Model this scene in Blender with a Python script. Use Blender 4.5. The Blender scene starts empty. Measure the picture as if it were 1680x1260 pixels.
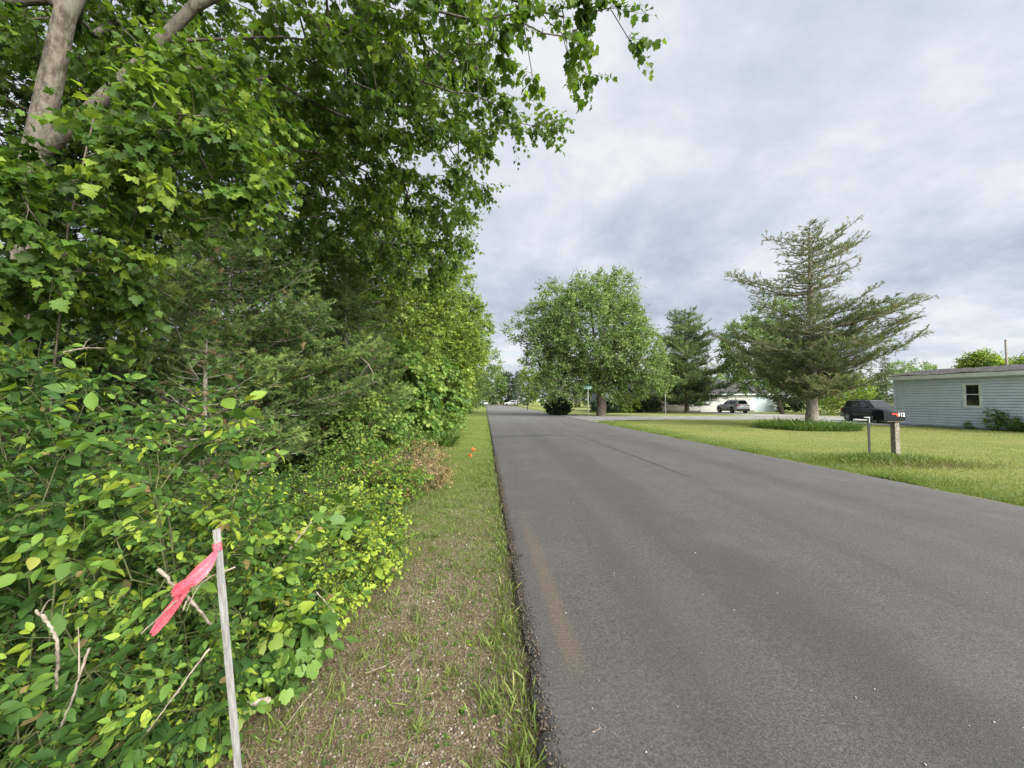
import bpy, bmesh, math, random
import numpy as np
from mathutils import Vector, Matrix

R = math.radians
rng = np.random.default_rng(11)
random.seed(5)
scene = bpy.context.scene
COL = scene.collection
F = 633.0                      # focal length in pixels of the 1680 px wide photograph
PITCH = math.atan(27.0 / F)
CAM_Z = 1.6
ct, st = math.cos(PITCH), math.sin(PITCH)


def at(px, py, depth):
    """world point seen at a pixel of the photograph, at a given distance ahead"""
    dx, dz = (px - 840) / F, (630 - py) / F
    y = ct - st * dz
    z = st + ct * dz
    k = depth / y
    return Vector((dx * k, depth, CAM_Z + z * k))


UV = Vector((-0.0703, 0.9975, 0))      # along the road
RV = Vector((0.9975, 0.0703, 0))       # across it


def W(r, s, z=0.0):
    return Vector((RV.x * r + UV.x * s, RV.y * r + UV.y * s, z))


# ------------------------------------------------------------------ materials
def new_mat(name):
    m = bpy.data.materials.new(name)
    m.use_nodes = True
    nt = m.node_tree
    nt.nodes.clear()
    out = nt.nodes.new('ShaderNodeOutputMaterial')
    return m, nt, out


class NB:
    """tiny node-building helper"""
    def __init__(s, nt): s.nt = nt

    def n(s, t, **kw):
        nd = s.nt.nodes.new(t)
        for k, v in kw.items():
            setattr(nd, k, v)
        return nd

    def link(s, a, b): s.nt.links.new(a, b)

    def val(s, sock, v):
        if hasattr(v, 'is_output'):
            s.link(v, sock)
        else:
            sock.default_value = v

    def math(s, op, a, b=0.0, c=0.0, clamp=False):
        nd = s.n('ShaderNodeMath', operation=op, use_clamp=clamp)
        s.val(nd.inputs[0], a); s.val(nd.inputs[1], b); s.val(nd.inputs[2], c)
        return nd.outputs[0]

    def dot(s, v, vec):
        nd = s.n('ShaderNodeVectorMath', operation='DOT_PRODUCT')
        s.link(v, nd.inputs[0]); nd.inputs[1].default_value = vec
        return nd.outputs['Value']

    def mix(s, f, a, b, blend='MIX'):
        nd = s.n('ShaderNodeMix', data_type='RGBA', blend_type=blend)
        s.val(nd.inputs[0], f)
        for i, v in ((6, a), (7, b)):
            if hasattr(v, 'is_output'):
                s.link(v, nd.inputs[i])
            else:
                nd.inputs[i].default_value = (v[0], v[1], v[2], 1)
        return nd.outputs[2]

    def noise(s, vec, scale, detail=4, rough=0.55, dist=0.0):
        nd = s.n('ShaderNodeTexNoise')
        if vec is not None:
            s.link(vec, nd.inputs['Vector'])
        nd.inputs['Scale'].default_value = scale
        nd.inputs['Detail'].default_value = detail
        nd.inputs['Roughness'].default_value = rough
        nd.inputs['Distortion'].default_value = dist
        return nd.outputs['Fac']

    def smooth(s, x, a, b):
        nd = s.n('ShaderNodeMapRange', interpolation_type='SMOOTHSTEP')
        s.val(nd.inputs[0], x)
        s.val(nd.inputs[1], a); s.val(nd.inputs[2], b)
        nd.inputs[3].default_value = 0; nd.inputs[4].default_value = 1
        return nd.outputs[0]

    def ramp(s, x, stops):
        nd = s.n('ShaderNodeValToRGB')
        s.val(nd.inputs[0], x)
        el = nd.color_ramp.elements
        while len(el) < len(stops):
            el.new(0.5)
        for e, (p, c) in zip(el, stops):
            e.position = p
            e.color = (c[0], c[1], c[2], 1)
        return nd.outputs[0]

    def principled(s, col, rough=0.6, spec=0.3, metal=0.0, bump=None, bdist=0.01, bstr=0.5):
        p = s.n('ShaderNodeBsdfPrincipled')
        if hasattr(col, 'is_output'):
            s.link(col, p.inputs['Base Color'])
        else:
            p.inputs['Base Color'].default_value = (col[0], col[1], col[2], 1)
        s.val(p.inputs['Roughness'], rough)
        p.inputs['Specular IOR Level'].default_value = spec
        p.inputs['Metallic'].default_value = metal
        if bump is not None:
            b = s.n('ShaderNodeBump')
            b.inputs['Strength'].default_value = bstr
            b.inputs['Distance'].default_value = bdist
            s.link(bump, b.inputs['Height'])
            s.link(b.outputs[0], p.inputs['Normal'])
        return p


def simple(name, col, rough=0.6, spec=0.3, metal=0.0, var=0.25, scale=8.0, bump=0.0, coat=0.0):
    m, nt, out = new_mat(name)
    b = NB(nt)
    pos = b.n('ShaderNodeTexCoord').outputs['Object']
    n1 = b.noise(pos, scale, 5)
    lo = [c * (1 - var) for c in col]
    hi = [min(1, c * (1 + var)) for c in col]
    c = b.mix(b.smooth(n1, 0.3, 0.7), lo, hi)
    p = b.principled(c, rough, spec, metal, n1 if bump else None, 0.01, bump)
    if coat:
        p.inputs['Coat Weight'].default_value = coat
        p.inputs['Coat Roughness'].default_value = 0.05
    b.link(p.outputs[0], out.inputs[0])
    return m


def leaf_mat(name, stops, trans=0.35, rough=0.5, spec=0.25):
    m, nt, out = new_mat(name)
    b = NB(nt)
    a = b.n('ShaderNodeAttribute', attribute_name='tint').outputs['Fac']
    c = b.ramp(a, stops)
    p = b.principled(c, rough, spec)
    t = b.n('ShaderNodeBsdfTranslucent')
    c2 = b.mix(1.0, c, (1.45, 1.40, 0.62), 'MULTIPLY')
    b.link(c2, t.inputs[0])
    mx = b.n('ShaderNodeMixShader')
    mx.inputs[0].default_value = trans
    b.link(p.outputs[0], mx.inputs[1]); b.link(t.outputs[0], mx.inputs[2])
    b.link(mx.outputs[0], out.inputs[0])
    return m


def bark_mat(name, dark, light, scale=9.0, stretch=0.25):
    m, nt, out = new_mat(name)
    b = NB(nt)
    pos = b.n('ShaderNodeTexCoord').outputs['Object']
    mp = b.n('ShaderNodeMapping')
    mp.inputs['Scale'].default_value = (1, 1, stretch)
    b.link(pos, mp.inputs[0])
    n1 = b.noise(mp.outputs[0], scale * 2.2, 6, 0.65)
    n2 = b.noise(pos, scale * 0.35, 3)
    c = b.mix(b.smooth(n1, 0.35, 0.65), dark, light)
    c = b.mix(b.smooth(n2, 0.45, 0.7), c, [0.7 * l + 0.03 for l in light])
    p = b.principled(c, 0.85, 0.15, 0, n1, 0.03, 0.9)
    b.link(p.outputs[0], out.inputs[0])
    return m


M = {}
M['maple'] = leaf_mat('maple_leaf', [(0, (.034, .072, .017)), (.45, (.075, .145, .028)), (.75, (.14, .235, .038)), (1, (.25, .34, .050))], .48)
M['maple_far'] = leaf_mat('silver_maple_leaf', [(0, (.080, .130, .042)), (.5, (.135, .228, .072)), (.8, (.21, .315, .105)), (1, (.31, .40, .18))], .36)
M['bright'] = leaf_mat('box_elder_leaf', [(0, (.070, .125, .026)), (.5, (.155, .240, .046)), (.8, (.25, .34, .065)), (1, (.34, .41, .10))], .38)
M['honey'] = leaf_mat('honeysuckle_leaf', [(0, (.035, .082, .020)), (.45, (.075, .150, .030)), (.75, (.16, .26, .040)), (.93, (.31, .39, .050)), (.965, (.25, .20, .08)), (1, (.16, .115, .05))], .32, .58, .2)
M['grape'] = leaf_mat('grape_leaf', [(0, (.055, .115, .028)), (.5, (.105, .195, .042)), (.8, (.18, .28, .055)), (1, (.27, .34, .09))], .32)
M['cedar'] = leaf_mat('cedar_spray', [(0, (.062, .108, .034)), (.45, (.125, .205, .060)), (.75, (.20, .30, .090)), (.88, (.28, .37, .12)), (.9, (.22, .15, .08)), (1, (.30, .22, .12))], .32, .6)
M['cedar_big'] = leaf_mat('old_cedar_spray', [(0, (.074, .104, .052)), (.45, (.135, .178, .086)), (.85, (.21, .255, .118)), (.9, (.19, .14, .08)), (1, (.24, .18, .11))], .28, .65)
M['pine'] = leaf_mat('pine_needle', [(0, (.070, .120, .050)), (.5, (.135, .205, .078)), (1, (.26, .34, .13))], .32, .55)
M['spruce'] = leaf_mat('spruce_needle', [(0, (.055, .088, .062)), (.5, (.105, .150, .110)), (1, (.19, .24, .19))], .2, .55)
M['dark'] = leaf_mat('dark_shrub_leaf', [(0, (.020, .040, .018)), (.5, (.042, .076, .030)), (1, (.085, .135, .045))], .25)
M['grass'] = leaf_mat('grass_blade', [(0, (.070, .120, .028)), (.5, (.150, .205, .050)), (.8, (.230, .270, .075)), (.93, (.30, .28, .12)), (1, (.40, .34, .19))], .3, .55)
M['lily'] = leaf_mat('strap_leaf', [(0, (.050, .105, .028)), (.6, (.100, .180, .045)), (1, (.20, .27, .08))], .3, .45)
M['straw'] = leaf_mat('dry_straw', [(0, (.10, .075, .045)), (.5, (.22, .165, .10)), (1, (.42, .34, .22))], .15, .8)
M['dry'] = leaf_mat('dry_brush', [(0, (.13, .085, .040)), (.4, (.22, .15, .07)), (.7, (.20, .19, .06)), (1, (.36, .27, .13))], .25, .8)
M['bark_maple'] = bark_mat('maple_bark', (.065, .056, .043), (.175, .155, .122), 7, .45)
M['bark'] = bark_mat('brown_bark', (.065, .050, .037), (.19, .155, .12))
M['bark_cedar'] = bark_mat('cedar_bark', (.12, .10, .083), (.36, .32, .275), 10, .08)
M['twig'] = simple('twig_bark', (.13, .10, .065), .85, .1, var=.4, scale=30)
M['stem'] = simple('green_stem', (.095, .105, .045), .7, .2, var=.4, scale=20)
M['deadwood'] = simple('dead_wood', (.24, .205, .16), .8, .15, var=.35, scale=25, bump=.4)
M['cutwood'] = simple('cut_wood', (.40, .35, .29), .8, .15, var=.25, scale=40, bump=.3)


# ------------------------------------------------------------------ objects
def tag(o, label=None, cat=None, group=None, kind=None):
    if label: o['label'] = label
    if cat: o['category'] = cat
    if group: o['group'] = group
    if kind: o['kind'] = kind
    return o


def empty(name, loc, label=None, cat=None, group=None, rz=0.0):
    o = bpy.data.objects.new(name, None)
    o.empty_display_size = 0.2
    COL.objects.link(o)
    o.location = loc
    o.rotation_euler = (0, 0, rz)
    return tag(o, label, cat, group)


def np_mesh(name, verts, faces, mat, parent=None, tint=None, loc=None):
    """link a mesh built of numpy arrays; faces (M,k)"""
    me = bpy.data.meshes.new(name)
    verts = np.ascontiguousarray(verts, dtype=np.float32)
    faces = np.ascontiguousarray(faces, dtype=np.int32)
    nv, (nf, k) = len(verts), faces.shape
    me.vertices.add(nv)
    me.vertices.foreach_set('co', verts.ravel())
    me.loops.add(nf * k)
    me.loops.foreach_set('vertex_index', faces.ravel())
    me.polygons.add(nf)
    me.polygons.foreach_set('loop_start', np.arange(0, nf * k, k, dtype=np.int32))
    me.update(calc_edges=True)
    if tint is not None:
        at_ = me.attributes.new('tint', 'FLOAT', 'POINT')
        at_.data.foreach_set('value', np.ascontiguousarray(tint, dtype=np.float32))
    me.materials.append(mat)
    o = bpy.data.objects.new(name, me)
    COL.objects.link(o)
    if parent is not None:
        o.parent = parent
    if loc is not None:
        o.location = loc
    return o


def bm_obj(name, bm, mat, parent=None, smooth=False, bevel=0.0, segs=2):
    bmesh.ops.recalc_face_normals(bm, faces=bm.faces[:])
    if bevel > 0:
        bmesh.ops.bevel(bm, geom=bm.edges[:], offset=bevel, segments=segs, affect='EDGES', profile=0.5)
    for f in bm.faces:
        f.smooth = smooth
    me = bpy.data.meshes.new(name)
    bm.to_mesh(me); bm.free()
    me.materials.append(mat)
    o = bpy.data.objects.new(name, me)
    COL.objects.link(o)
    if parent is not None:
        o.parent = parent
    return o


def box(bm, x0, x1, y0, y1, z0, z1):
    v = [bm.verts.new(p) for p in ((x0, y0, z0), (x1, y0, z0), (x1, y1, z0), (x0, y1, z0),
                                   (x0, y0, z1), (x1, y0, z1), (x1, y1, z1), (x0, y1, z1))]
    for f in ((0, 3, 2, 1), (4, 5, 6, 7), (0, 1, 5, 4), (1, 2, 6, 5), (2, 3, 7, 6), (3, 0, 4, 7)):
        bm.faces.new([v[i] for i in f])


def poly_prism(bm, pts, axis, a0, a1):
    """extrude a polygon (list of 2D points) along an axis 0,1,2"""
    def mk(p, a):
        q = list(p); q.insert(axis, a); return q
    A = [bm.verts.new(mk(p, a0)) for p in pts]
    B = [bm.verts.new(mk(p, a1)) for p in pts]
    n = len(pts)
    bm.faces.new(A[::-1]); bm.faces.new(B)
    for i in range(n):
        bm.faces.new([A[i], A[(i + 1) % n], B[(i + 1) % n], B[i]])


def cyl(bm, c, r, axis, length, k=24, r2=None):
    """cylinder centred at c along axis"""
    r2 = r if r2 is None else r2
    A, B = [], []
    for i in range(k):
        a = 2 * math.pi * i / k
        u, v = math.cos(a), math.sin(a)
        p = [u * r, v * r]; p.insert(axis, -length / 2)
        q = [u * r2, v * r2]; q.insert(axis, length / 2)
        A.append(bm.verts.new([c[j] + p[j] for j in range(3)]))
        B.append(bm.verts.new([c[j] + q[j] for j in range(3)]))
    bm.faces.new(A[::-1]); bm.faces.new(B)
    for i in range(k):
        bm.faces.new([A[i], A[(i + 1) % k], B[(i + 1) % k], B[i]])


# ------------------------------------------------------------------ foliage engine
def norm(v):
    return v / (np.linalg.norm(v, axis=-1, keepdims=True) + 1e-9)


def fan(outline, centre, fold=0.12, droop=0.18):
    pts = [centre] + outline
    V = np.array([(x, y, fold * abs(x) - droop * y * y) for x, y in pts])
    n = len(outline)
    T = np.array([(0, 1 + i, 1 + (i + 1) % n) for i in range(n)])
    return V, T


def mirror(half):
    return half + [(-x, y) for x, y in half[::-1] if x > 1e-6]


TPL = {}
TPL['maple'] = fan(mirror([(0, 0), (.16, -.05), (.42, .02), (.35, .20), (.60, .36), (.50, .46), (.60, .62), (.40, .60), (.29, .62), (.31, .82), (.15, .84), (0, 1.05)]), (0, .36), .26, .38)
TPL['maple_lo'] = fan(mirror([(0, 0), (.40, .05), (.26, .26), (.60, .58), (.22, .58), (0, 1.05)]), (0, .36), .16, .22)
TPL['grape'] = fan(mirror([(0, .05), (.2, -.08), (.45, .08), (.52, .35), (.58, .58), (.36, .66), (.30, .84), (0, 1.0)]), (0, .4), .14, .2)


def ovate(w=.28, droop=.25, fold=.35):
    ys = [0, .22, .5, .78, 1.0]
    ws = [0, .8 * w, w, .6 * w, 0]
    V, T = [], []
    for y in ys:
        V.append((0, y, -droop * y * y))
    for s in (1, -1):
        for y, ww in zip(ys[1:4], ws[1:4]):
            V.append((s * ww, y, fold * ww - droop * y * y))
    for s, o in ((1, 5), (-1, 8)):
        tr = [(0, o, 1), (1, o, o + 1), (1, o + 1, 2), (2, o + 1, o + 2), (2, o + 2, 3), (3, o + 2, 4)]
        T += tr if s == 1 else [t[::-1] for t in tr]
    return np.array(V), np.array(T)


TPL['ovate'] = ovate()
TPL['ovate_wide'] = ovate(.38, .3, .3)
TPL['simple'] = (np.array([(0, 0, 0), (.33, .45, .06), (0, 1, -.15), (-.33, .45, .06)]), np.array([(0, 1, 2), (0, 2, 3)]))
TPL['blade'] = (np.array([(-.03, 0, 0), (.03, 0, 0), (-.025, .5, .05), (.025, .5, .05), (0, 1, .24)]), np.array([(0, 1, 3), (0, 3, 2), (2, 3, 4)]))
TPL['blade1'] = (np.array([(-.05, 0, 0), (.05, 0, 0), (0, 1, .15)]), np.array([(0, 1, 2)]))
TPL['strap'] = (np.array([(-.022, 0, 0), (.022, 0, 0), (-.03, .35, .02), (.03, .35, .02), (-.028, .7, .16), (.028, .7, .16), (0, 1, .42)]),
                np.array([(0, 1, 3), (0, 3, 2), (2, 3, 5), (2, 5, 4), (4, 5, 6)]))


def spray_tpl(n=7, w=.05, spread=.42, seed=1, tuft=False):
    r = np.random.default_rng(seed)
    V, T = [], []

    def tri(a, d, l, ww):
        a, d = np.array(a), np.array(d) / np.linalg.norm(d)
        s = norm(np.cross(d, r.normal(size=3)))
        i = len(V)
        V.extend([a - s * ww, a + s * ww, a + d * l]); T.append((i, i + 1, i + 2))
    if tuft:
        for i in range(n * 2):
            d = np.array([0, 1, 0]) + r.normal(size=3) * .55
            tri((0, r.random() * .35, 0), d, .7 * (.7 + .5 * r.random()), w)
    else:
        tri((0, 0, 0), (0, 1, 0), 1.0, w)
        for i in range(n):
            t = .12 + .75 * i / n
            for s in (1, -1):
                tri((0, t, 0), (s * (.75 + .3 * r.random()), .8, r.normal() * .35), spread * (1.15 - t * .7) * (.7 + .6 * r.random()), w)
    return np.array(V), np.array(T)


TPL['spray'] = spray_tpl(6, .046, .45, 1)
TPL['spray_lo'] = spray_tpl(3, .06, .5, 2)
TPL['tuft'] = spray_tpl(6, .03, .5, 3, True)
TPL['tuft_lo'] = spray_tpl(4, .05, .5, 4, True)


def scatter(P, D, N, S, tpl, tint):
    """instances of a leaf template as one triangle soup; D growth direction, N upward normal"""
    V, T = TPL[tpl] if isinstance(tpl, str) else tpl
    D = norm(D)
    X = norm(np.cross(D, N))
    Z = np.cross(X, D)
    S = np.broadcast_to(np.asarray(S, float).reshape(-1, 1, 1), (len(P), 1, 1))
    v = V[None, :, 0:1] * X[:, None, :] + V[None, :, 1:2] * D[:, None, :] + V[None, :, 2:3] * Z[:, None, :]
    v = P[:, None, :] + v * S
    f = T[None, :, :] + (np.arange(len(P)) * len(V))[:, None, None]
    return v.reshape(-1, 3), f.reshape(-1, 3), np.repeat(tint, len(V))


def subdivide(pts, seg):
    out = [np.array(pts[0], float)]
    for a, b in zip(pts[:-1], pts[1:]):
        a, b = np.array(a, float), np.array(b, float)
        n = max(1, int(np.linalg.norm(b - a) / seg))
        for i in range(1, n + 1):
            out.append(a + (b - a) * i / n)
    return out


def skeleton(trunks, att, seg, w, g, start_z=0.0, sag=0.0):
    """branching graph: every attractor is joined to the cheapest node already there"""
    cap = 400000
    pos = np.zeros((cap, 3)); par = np.full(cap, -1, int); pl = np.zeros(cap)
    forced = np.zeros(cap); n = 0
    for ti, (pts, r0, r1) in enumerate(trunks):
        sp = subdivide(pts, seg)
        prev = -1
        if ti > 0 and n > 0:
            prev = int(np.argmin(np.linalg.norm(pos[:n] - sp[0], axis=1)))
        for i, p in enumerate(sp):
            pos[n] = p; par[n] = prev
            pl[n] = 0 if prev < 0 else pl[prev] + np.linalg.norm(p - pos[prev])
            forced[n] = r0 + (r1 - r0) * i / max(1, len(sp) - 1)
            prev = n; n += 1
    nt0 = n
    block = np.where(pos[:nt0, 2] < start_z, 1e6, 0.0)
    dt = np.array([np.min(np.linalg.norm(pos[:nt0] - a, axis=1)) for a in att])
    tips = []
    pen = np.zeros(cap); pen[:nt0] = block
    for k in np.argsort(dt):
        a = att[k]
        d = np.linalg.norm(pos[:n] - a, axis=1)
        i = int(np.argmin(d + w * pl[:n] + pen[:n]))
        p0 = pos[i]; L = d[i]
        if par[i] >= 0:
            pd = pos[i] - pos[par[i]]
            pd = pd / (np.linalg.norm(pd) + 1e-9)
        else:
            pd = np.array([0, 0, 1.0])
        c = p0 + pd * L * .35 + np.array([0, 0, sag * L]) + g.normal(size=3) * L * .06
        m = max(1, int(L / seg))
        prev = i
        for j in range(1, m + 1):
            t = j / m
            q = (1 - t) ** 2 * p0 + 2 * t * (1 - t) * c + t * t * a
            if j < m:
                q = q + g.normal(size=3) * seg * .07
            pos[n] = q; par[n] = prev
            pl[n] = pl[prev] + np.linalg.norm(q - pos[prev])
            prev = n; n += 1
        tips.append(prev)
    return pos[:n].copy(), par[:n].copy(), forced[:n].copy(), np.array(tips, int), nt0


def tubes(pos, par, rad, k, sel):
    """tapered tubes for the selected nodes (each with its parent)"""
    n = len(pos)
    ch = np.full(n, -1, int)
    order = np.argsort(rad)
    for i in order:                    # main child: the thickest
        if par[i] >= 0:
            ch[par[i]] = i
    idx = np.nonzero(sel & (par >= 0))[0]
    if len(idx) == 0:
        return np.zeros((0, 3)), np.zeros((0, 4), int)
    p = par[idx]
    d = norm(pos[idx] - pos[p])
    dn = d.copy()
    c = ch[idx]
    has = c >= 0
    dn[has] = norm(d[has] + norm(pos[c[has]] - pos[idx[has]]))
    main = ch[p] == idx
    dp = d.copy()
    gp = par[p]
    ok = main & (gp >= 0)
    dp[ok] = norm(d[ok] + norm(pos[p[ok]] - pos[gp[ok]]))
    r0 = np.where(main, rad[p], np.minimum(rad[p], rad[idx] * 1.15))
    ref = np.array([.31, .9, .17])

    def ring(cen, dr, r):
        x = norm(np.cross(dr, ref)); y = np.cross(dr, x)
        a = np.arange(k) * 2 * math.pi / k
        return cen[:, None, :] + r[:, None, None] * (np.cos(a)[None, :, None] * x[:, None, :] + np.sin(a)[None, :, None] * y[:, None, :])
    A = ring(pos[p], dp, r0); B = ring(pos[idx], dn, rad[idx])
    V = np.concatenate([A, B], axis=1).reshape(-1, 3)
    b = (np.arange(len(idx)) * 2 * k)[:, None]
    i = np.arange(k)[None, :]; j = (np.arange(k)[None, :] + 1) % k
    Fq = np.stack([b + i, b + j, b + k + j, b + k + i], axis=2).reshape(-1, 4)
    return V, Fq


def radii(pos, par, forced, tips, r_tip, r_base):
    n = len(pos)
    cnt = np.zeros(n)
    cnt[tips] = 1
    for i in range(n - 1, -1, -1):
        if par[i] >= 0:
            cnt[par[i]] += cnt[i]
    cnt = np.maximum(cnt, 1)
    e = math.log(max(r_base / r_tip, 1.01)) / math.log(max(cnt.max(), 2))
    r = r_tip * cnt ** e
    r = np.where(forced > 0, forced, r)
    for i in range(n):
        if par[i] >= 0:
            r[i] = min(r[i], r[par[i]])
    return r


def lump_points(lumps, n, g, shell=.55):
    """points in a union of ellipsoids (cx,cy,cz,rx,ry,rz[,weight]); shell>0 pushes them outwards"""
    Wt = np.array([(l[6] if len(l) > 6 else 1.0) * l[3] * l[4] * l[5] for l in lumps])
    pick = g.choice(len(lumps), n, p=Wt / Wt.sum())
    L = np.array([l[:6] for l in lumps])
    d = norm(g.normal(size=(n, 3)))
    r = g.random(n) ** (1 / 3.0)
    r = r ** (1 - shell)
    P = L[pick, :3] + d * r[:, None] * L[pick, 3:6]
    out = norm(d / L[pick, 3:6])
    return P, out, pick


def twig_leaves(tp, td, g, m, L, k, size, tpl, tint0, tintv=.18, droop=.25, upn=.9, rnd=.55, petiole=.25, tipbright=.15, opposite=False, dead=0.0, sizev=.15):
    """m twigs of k leaves at each tip; returns leaf soup and twig segments"""
    T = len(tp) * m
    st_ = np.repeat(tp, m, axis=0)
    d = norm(np.repeat(td, m, axis=0) * .8 + g.normal(size=(T, 3)) * .6 + np.array([0, 0, -droop * .5]))
    Ls = L * (.6 + .8 * g.random(T))
    ct0 = np.repeat(tint0 + g.normal(size=len(tp)) * tintv * .7, m) + g.normal(size=T) * tintv * .7
    en = st_ + d * Ls[:, None] + np.array([0, 0, -droop * .35]) * Ls[:, None]
    n = T * k
    ti = np.repeat(np.arange(T), k)
    j = np.tile(np.arange(k), T)
    t = (np.floor(j / 2) * 2 + 1.2) / k if opposite else (j + .6) / k
    t = np.clip(t + g.normal(size=n) * .04, 0, 1.02)
    P = st_[ti] + d[ti] * (Ls[ti] * t)[:, None] + np.array([0, 0, -droop * .35]) * (Ls[ti] * t * t)[:, None]
    up = np.tile(np.array([0, 0, 1.0]), (n, 1))
    side = norm(np.cross(d[ti], up + g.normal(size=(n, 3)) * .25))
    sg = np.where(j % 2 == 0, 1.0, -1.0)[:, None]
    D = norm(d[ti] * .55 + side * sg * .85 + g.normal(size=(n, 3)) * rnd * .5 + np.array([0, 0, -droop]))
    last = (j == k - 1)
    D[last] = norm(d[ti[last]] + g.normal(size=(last.sum(), 3)) * .3 + np.array([0, 0, -droop]))
    N = norm(up * upn + g.normal(size=(n, 3)) * rnd)
    S = size * (.6 + .55 * g.random(n)) * (1.12 - .4 * t) * np.exp(g.normal(size=T) * sizev)[ti]
    P = P + D * (S * petiole)[:, None]
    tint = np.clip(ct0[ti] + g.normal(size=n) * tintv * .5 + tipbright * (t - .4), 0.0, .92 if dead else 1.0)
    if dead:
        dl = g.random(n) < dead
        tint[dl] = .965 + .035 * g.random(dl.sum())
    soup = scatter(P, D, N, S, tpl, tint)
    return soup, (st_, en)


def seg_tubes(a, b, r0, r1, k=3):
    d = norm(b - a)
    x = norm(np.cross(d, np.array([.31, .9, .17]))); y = np.cross(d, x)
    an = np.arange(k) * 2 * math.pi / k
    o = np.cos(an)[None, :, None] * x[:, None, :] + np.sin(an)[None, :, None] * y[:, None, :]
    V = np.concatenate([a[:, None, :] + o * r0, b[:, None, :] + o * r1], axis=1).reshape(-1, 3)
    bb = (np.arange(len(a)) * 2 * k)[:, None]
    i = np.arange(k)[None, :]; j = (np.arange(k)[None, :] + 1) % k
    return V, np.stack([bb + i, bb + j, bb + k + j, bb + k + i], axis=2).reshape(-1, 4)


def join_q(parts):
    V, Fs, o = [], [], 0
    for v, f in parts:
        if len(v) == 0:
            continue
        V.append(v); Fs.append(f + o); o += len(v)
    return np.concatenate(V), np.concatenate(Fs)


def plant(name, label, cat, base, trunks, lumps, natt, leaf, mats, r_tip=.006, r_base=.1, seg=.35, w=.35,
          start_z=0.0, shell=.5, group=None, seed=0, twigs=True, gap=None, names=('trunk', 'crown'), sag=0.0, thin=.02, ksides=8):
    g = np.random.default_rng(seed + 100)
    base = np.array(base, float)
    P, out, pick = lump_points(lumps, natt, g, shell)
    P = P[P[:, 2] > base[2] + .04]
    if gap:
        P = P[~gap(P[:, 0], P[:, 1], P[:, 2])]
    pos, par, forced, tips, nt0 = skeleton(trunks, P, seg, w, g, start_z, sag)
    rad = radii(pos, par, forced, tips, r_tip, r_base)
    td = norm(pos[tips] - pos[par[tips]])
    ctr = np.array([l[:3] for l in lumps])
    near = ctr[np.argmin(((pos[tips][:, None, :] - ctr[None]) ** 2).sum(-1), axis=1)]
    td = norm(td + .6 * norm(pos[tips] - near))
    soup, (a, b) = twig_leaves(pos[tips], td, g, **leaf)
    root = empty(name, base, label, cat, group)
    q = [tubes(pos, par, rad, ksides, rad >= thin), tubes(pos, par, rad, 4, rad < thin)]
    if twigs:
        q.append(seg_tubes(a, b, r_tip * .6, r_tip * .3))
    V, Fq = join_q(q)
    np_mesh(names[0], V - base, Fq, mats[1], root)
    v, f, t = soup
    np_mesh(names[1], v - base, f, mats[0], root, t)
    return root


def shrub(name, label, x, y, rx, h, leaf, mat, natt=120, seed=0, stemmat='twig', group=None, cat='shrub', ry=None, z=-.05, r_tip=.003, lumpy=True, stems=4, shell=.35, names=('stem', 'foliage')):
    g = np.random.default_rng(seed + 900)
    ry = ry or rx
    lumps = [(x, y, z + h * .52, rx, ry, h * .5)]
    if lumpy:
        for i in range(4):
            a = g.random() * 6.28
            lumps.append((x + math.cos(a) * rx * .6, y + math.sin(a) * ry * .6, z + h * (.35 + .45 * g.random()), rx * .5, ry * .5, h * .3))
    trunks = []
    for i in range(stems):
        a = g.random() * 6.28
        dx, dy = math.cos(a) * rx * .3, math.sin(a) * ry * .3
        p0 = (x + dx * .3, y + dy * .3, z - .03)
        if i:
            p0 = (x + dx * .12, y + dy * .12, z - .03)
        trunks.append(([p0, (x + dx, y + dy, z + h * .4), (x + dx * 1.8, y + dy * 1.8, z + h * .7)], r_tip * 3.5, r_tip * 1.5))
    return plant(name, label, cat, (x, y, z), trunks, lumps, natt, leaf, (M[mat], M[stemmat]), r_tip, r_tip * 5,
                 seg=max(.08, h * .1), w=.4, shell=shell, group=group, seed=seed, names=names, thin=.008, ksides=6)


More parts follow.
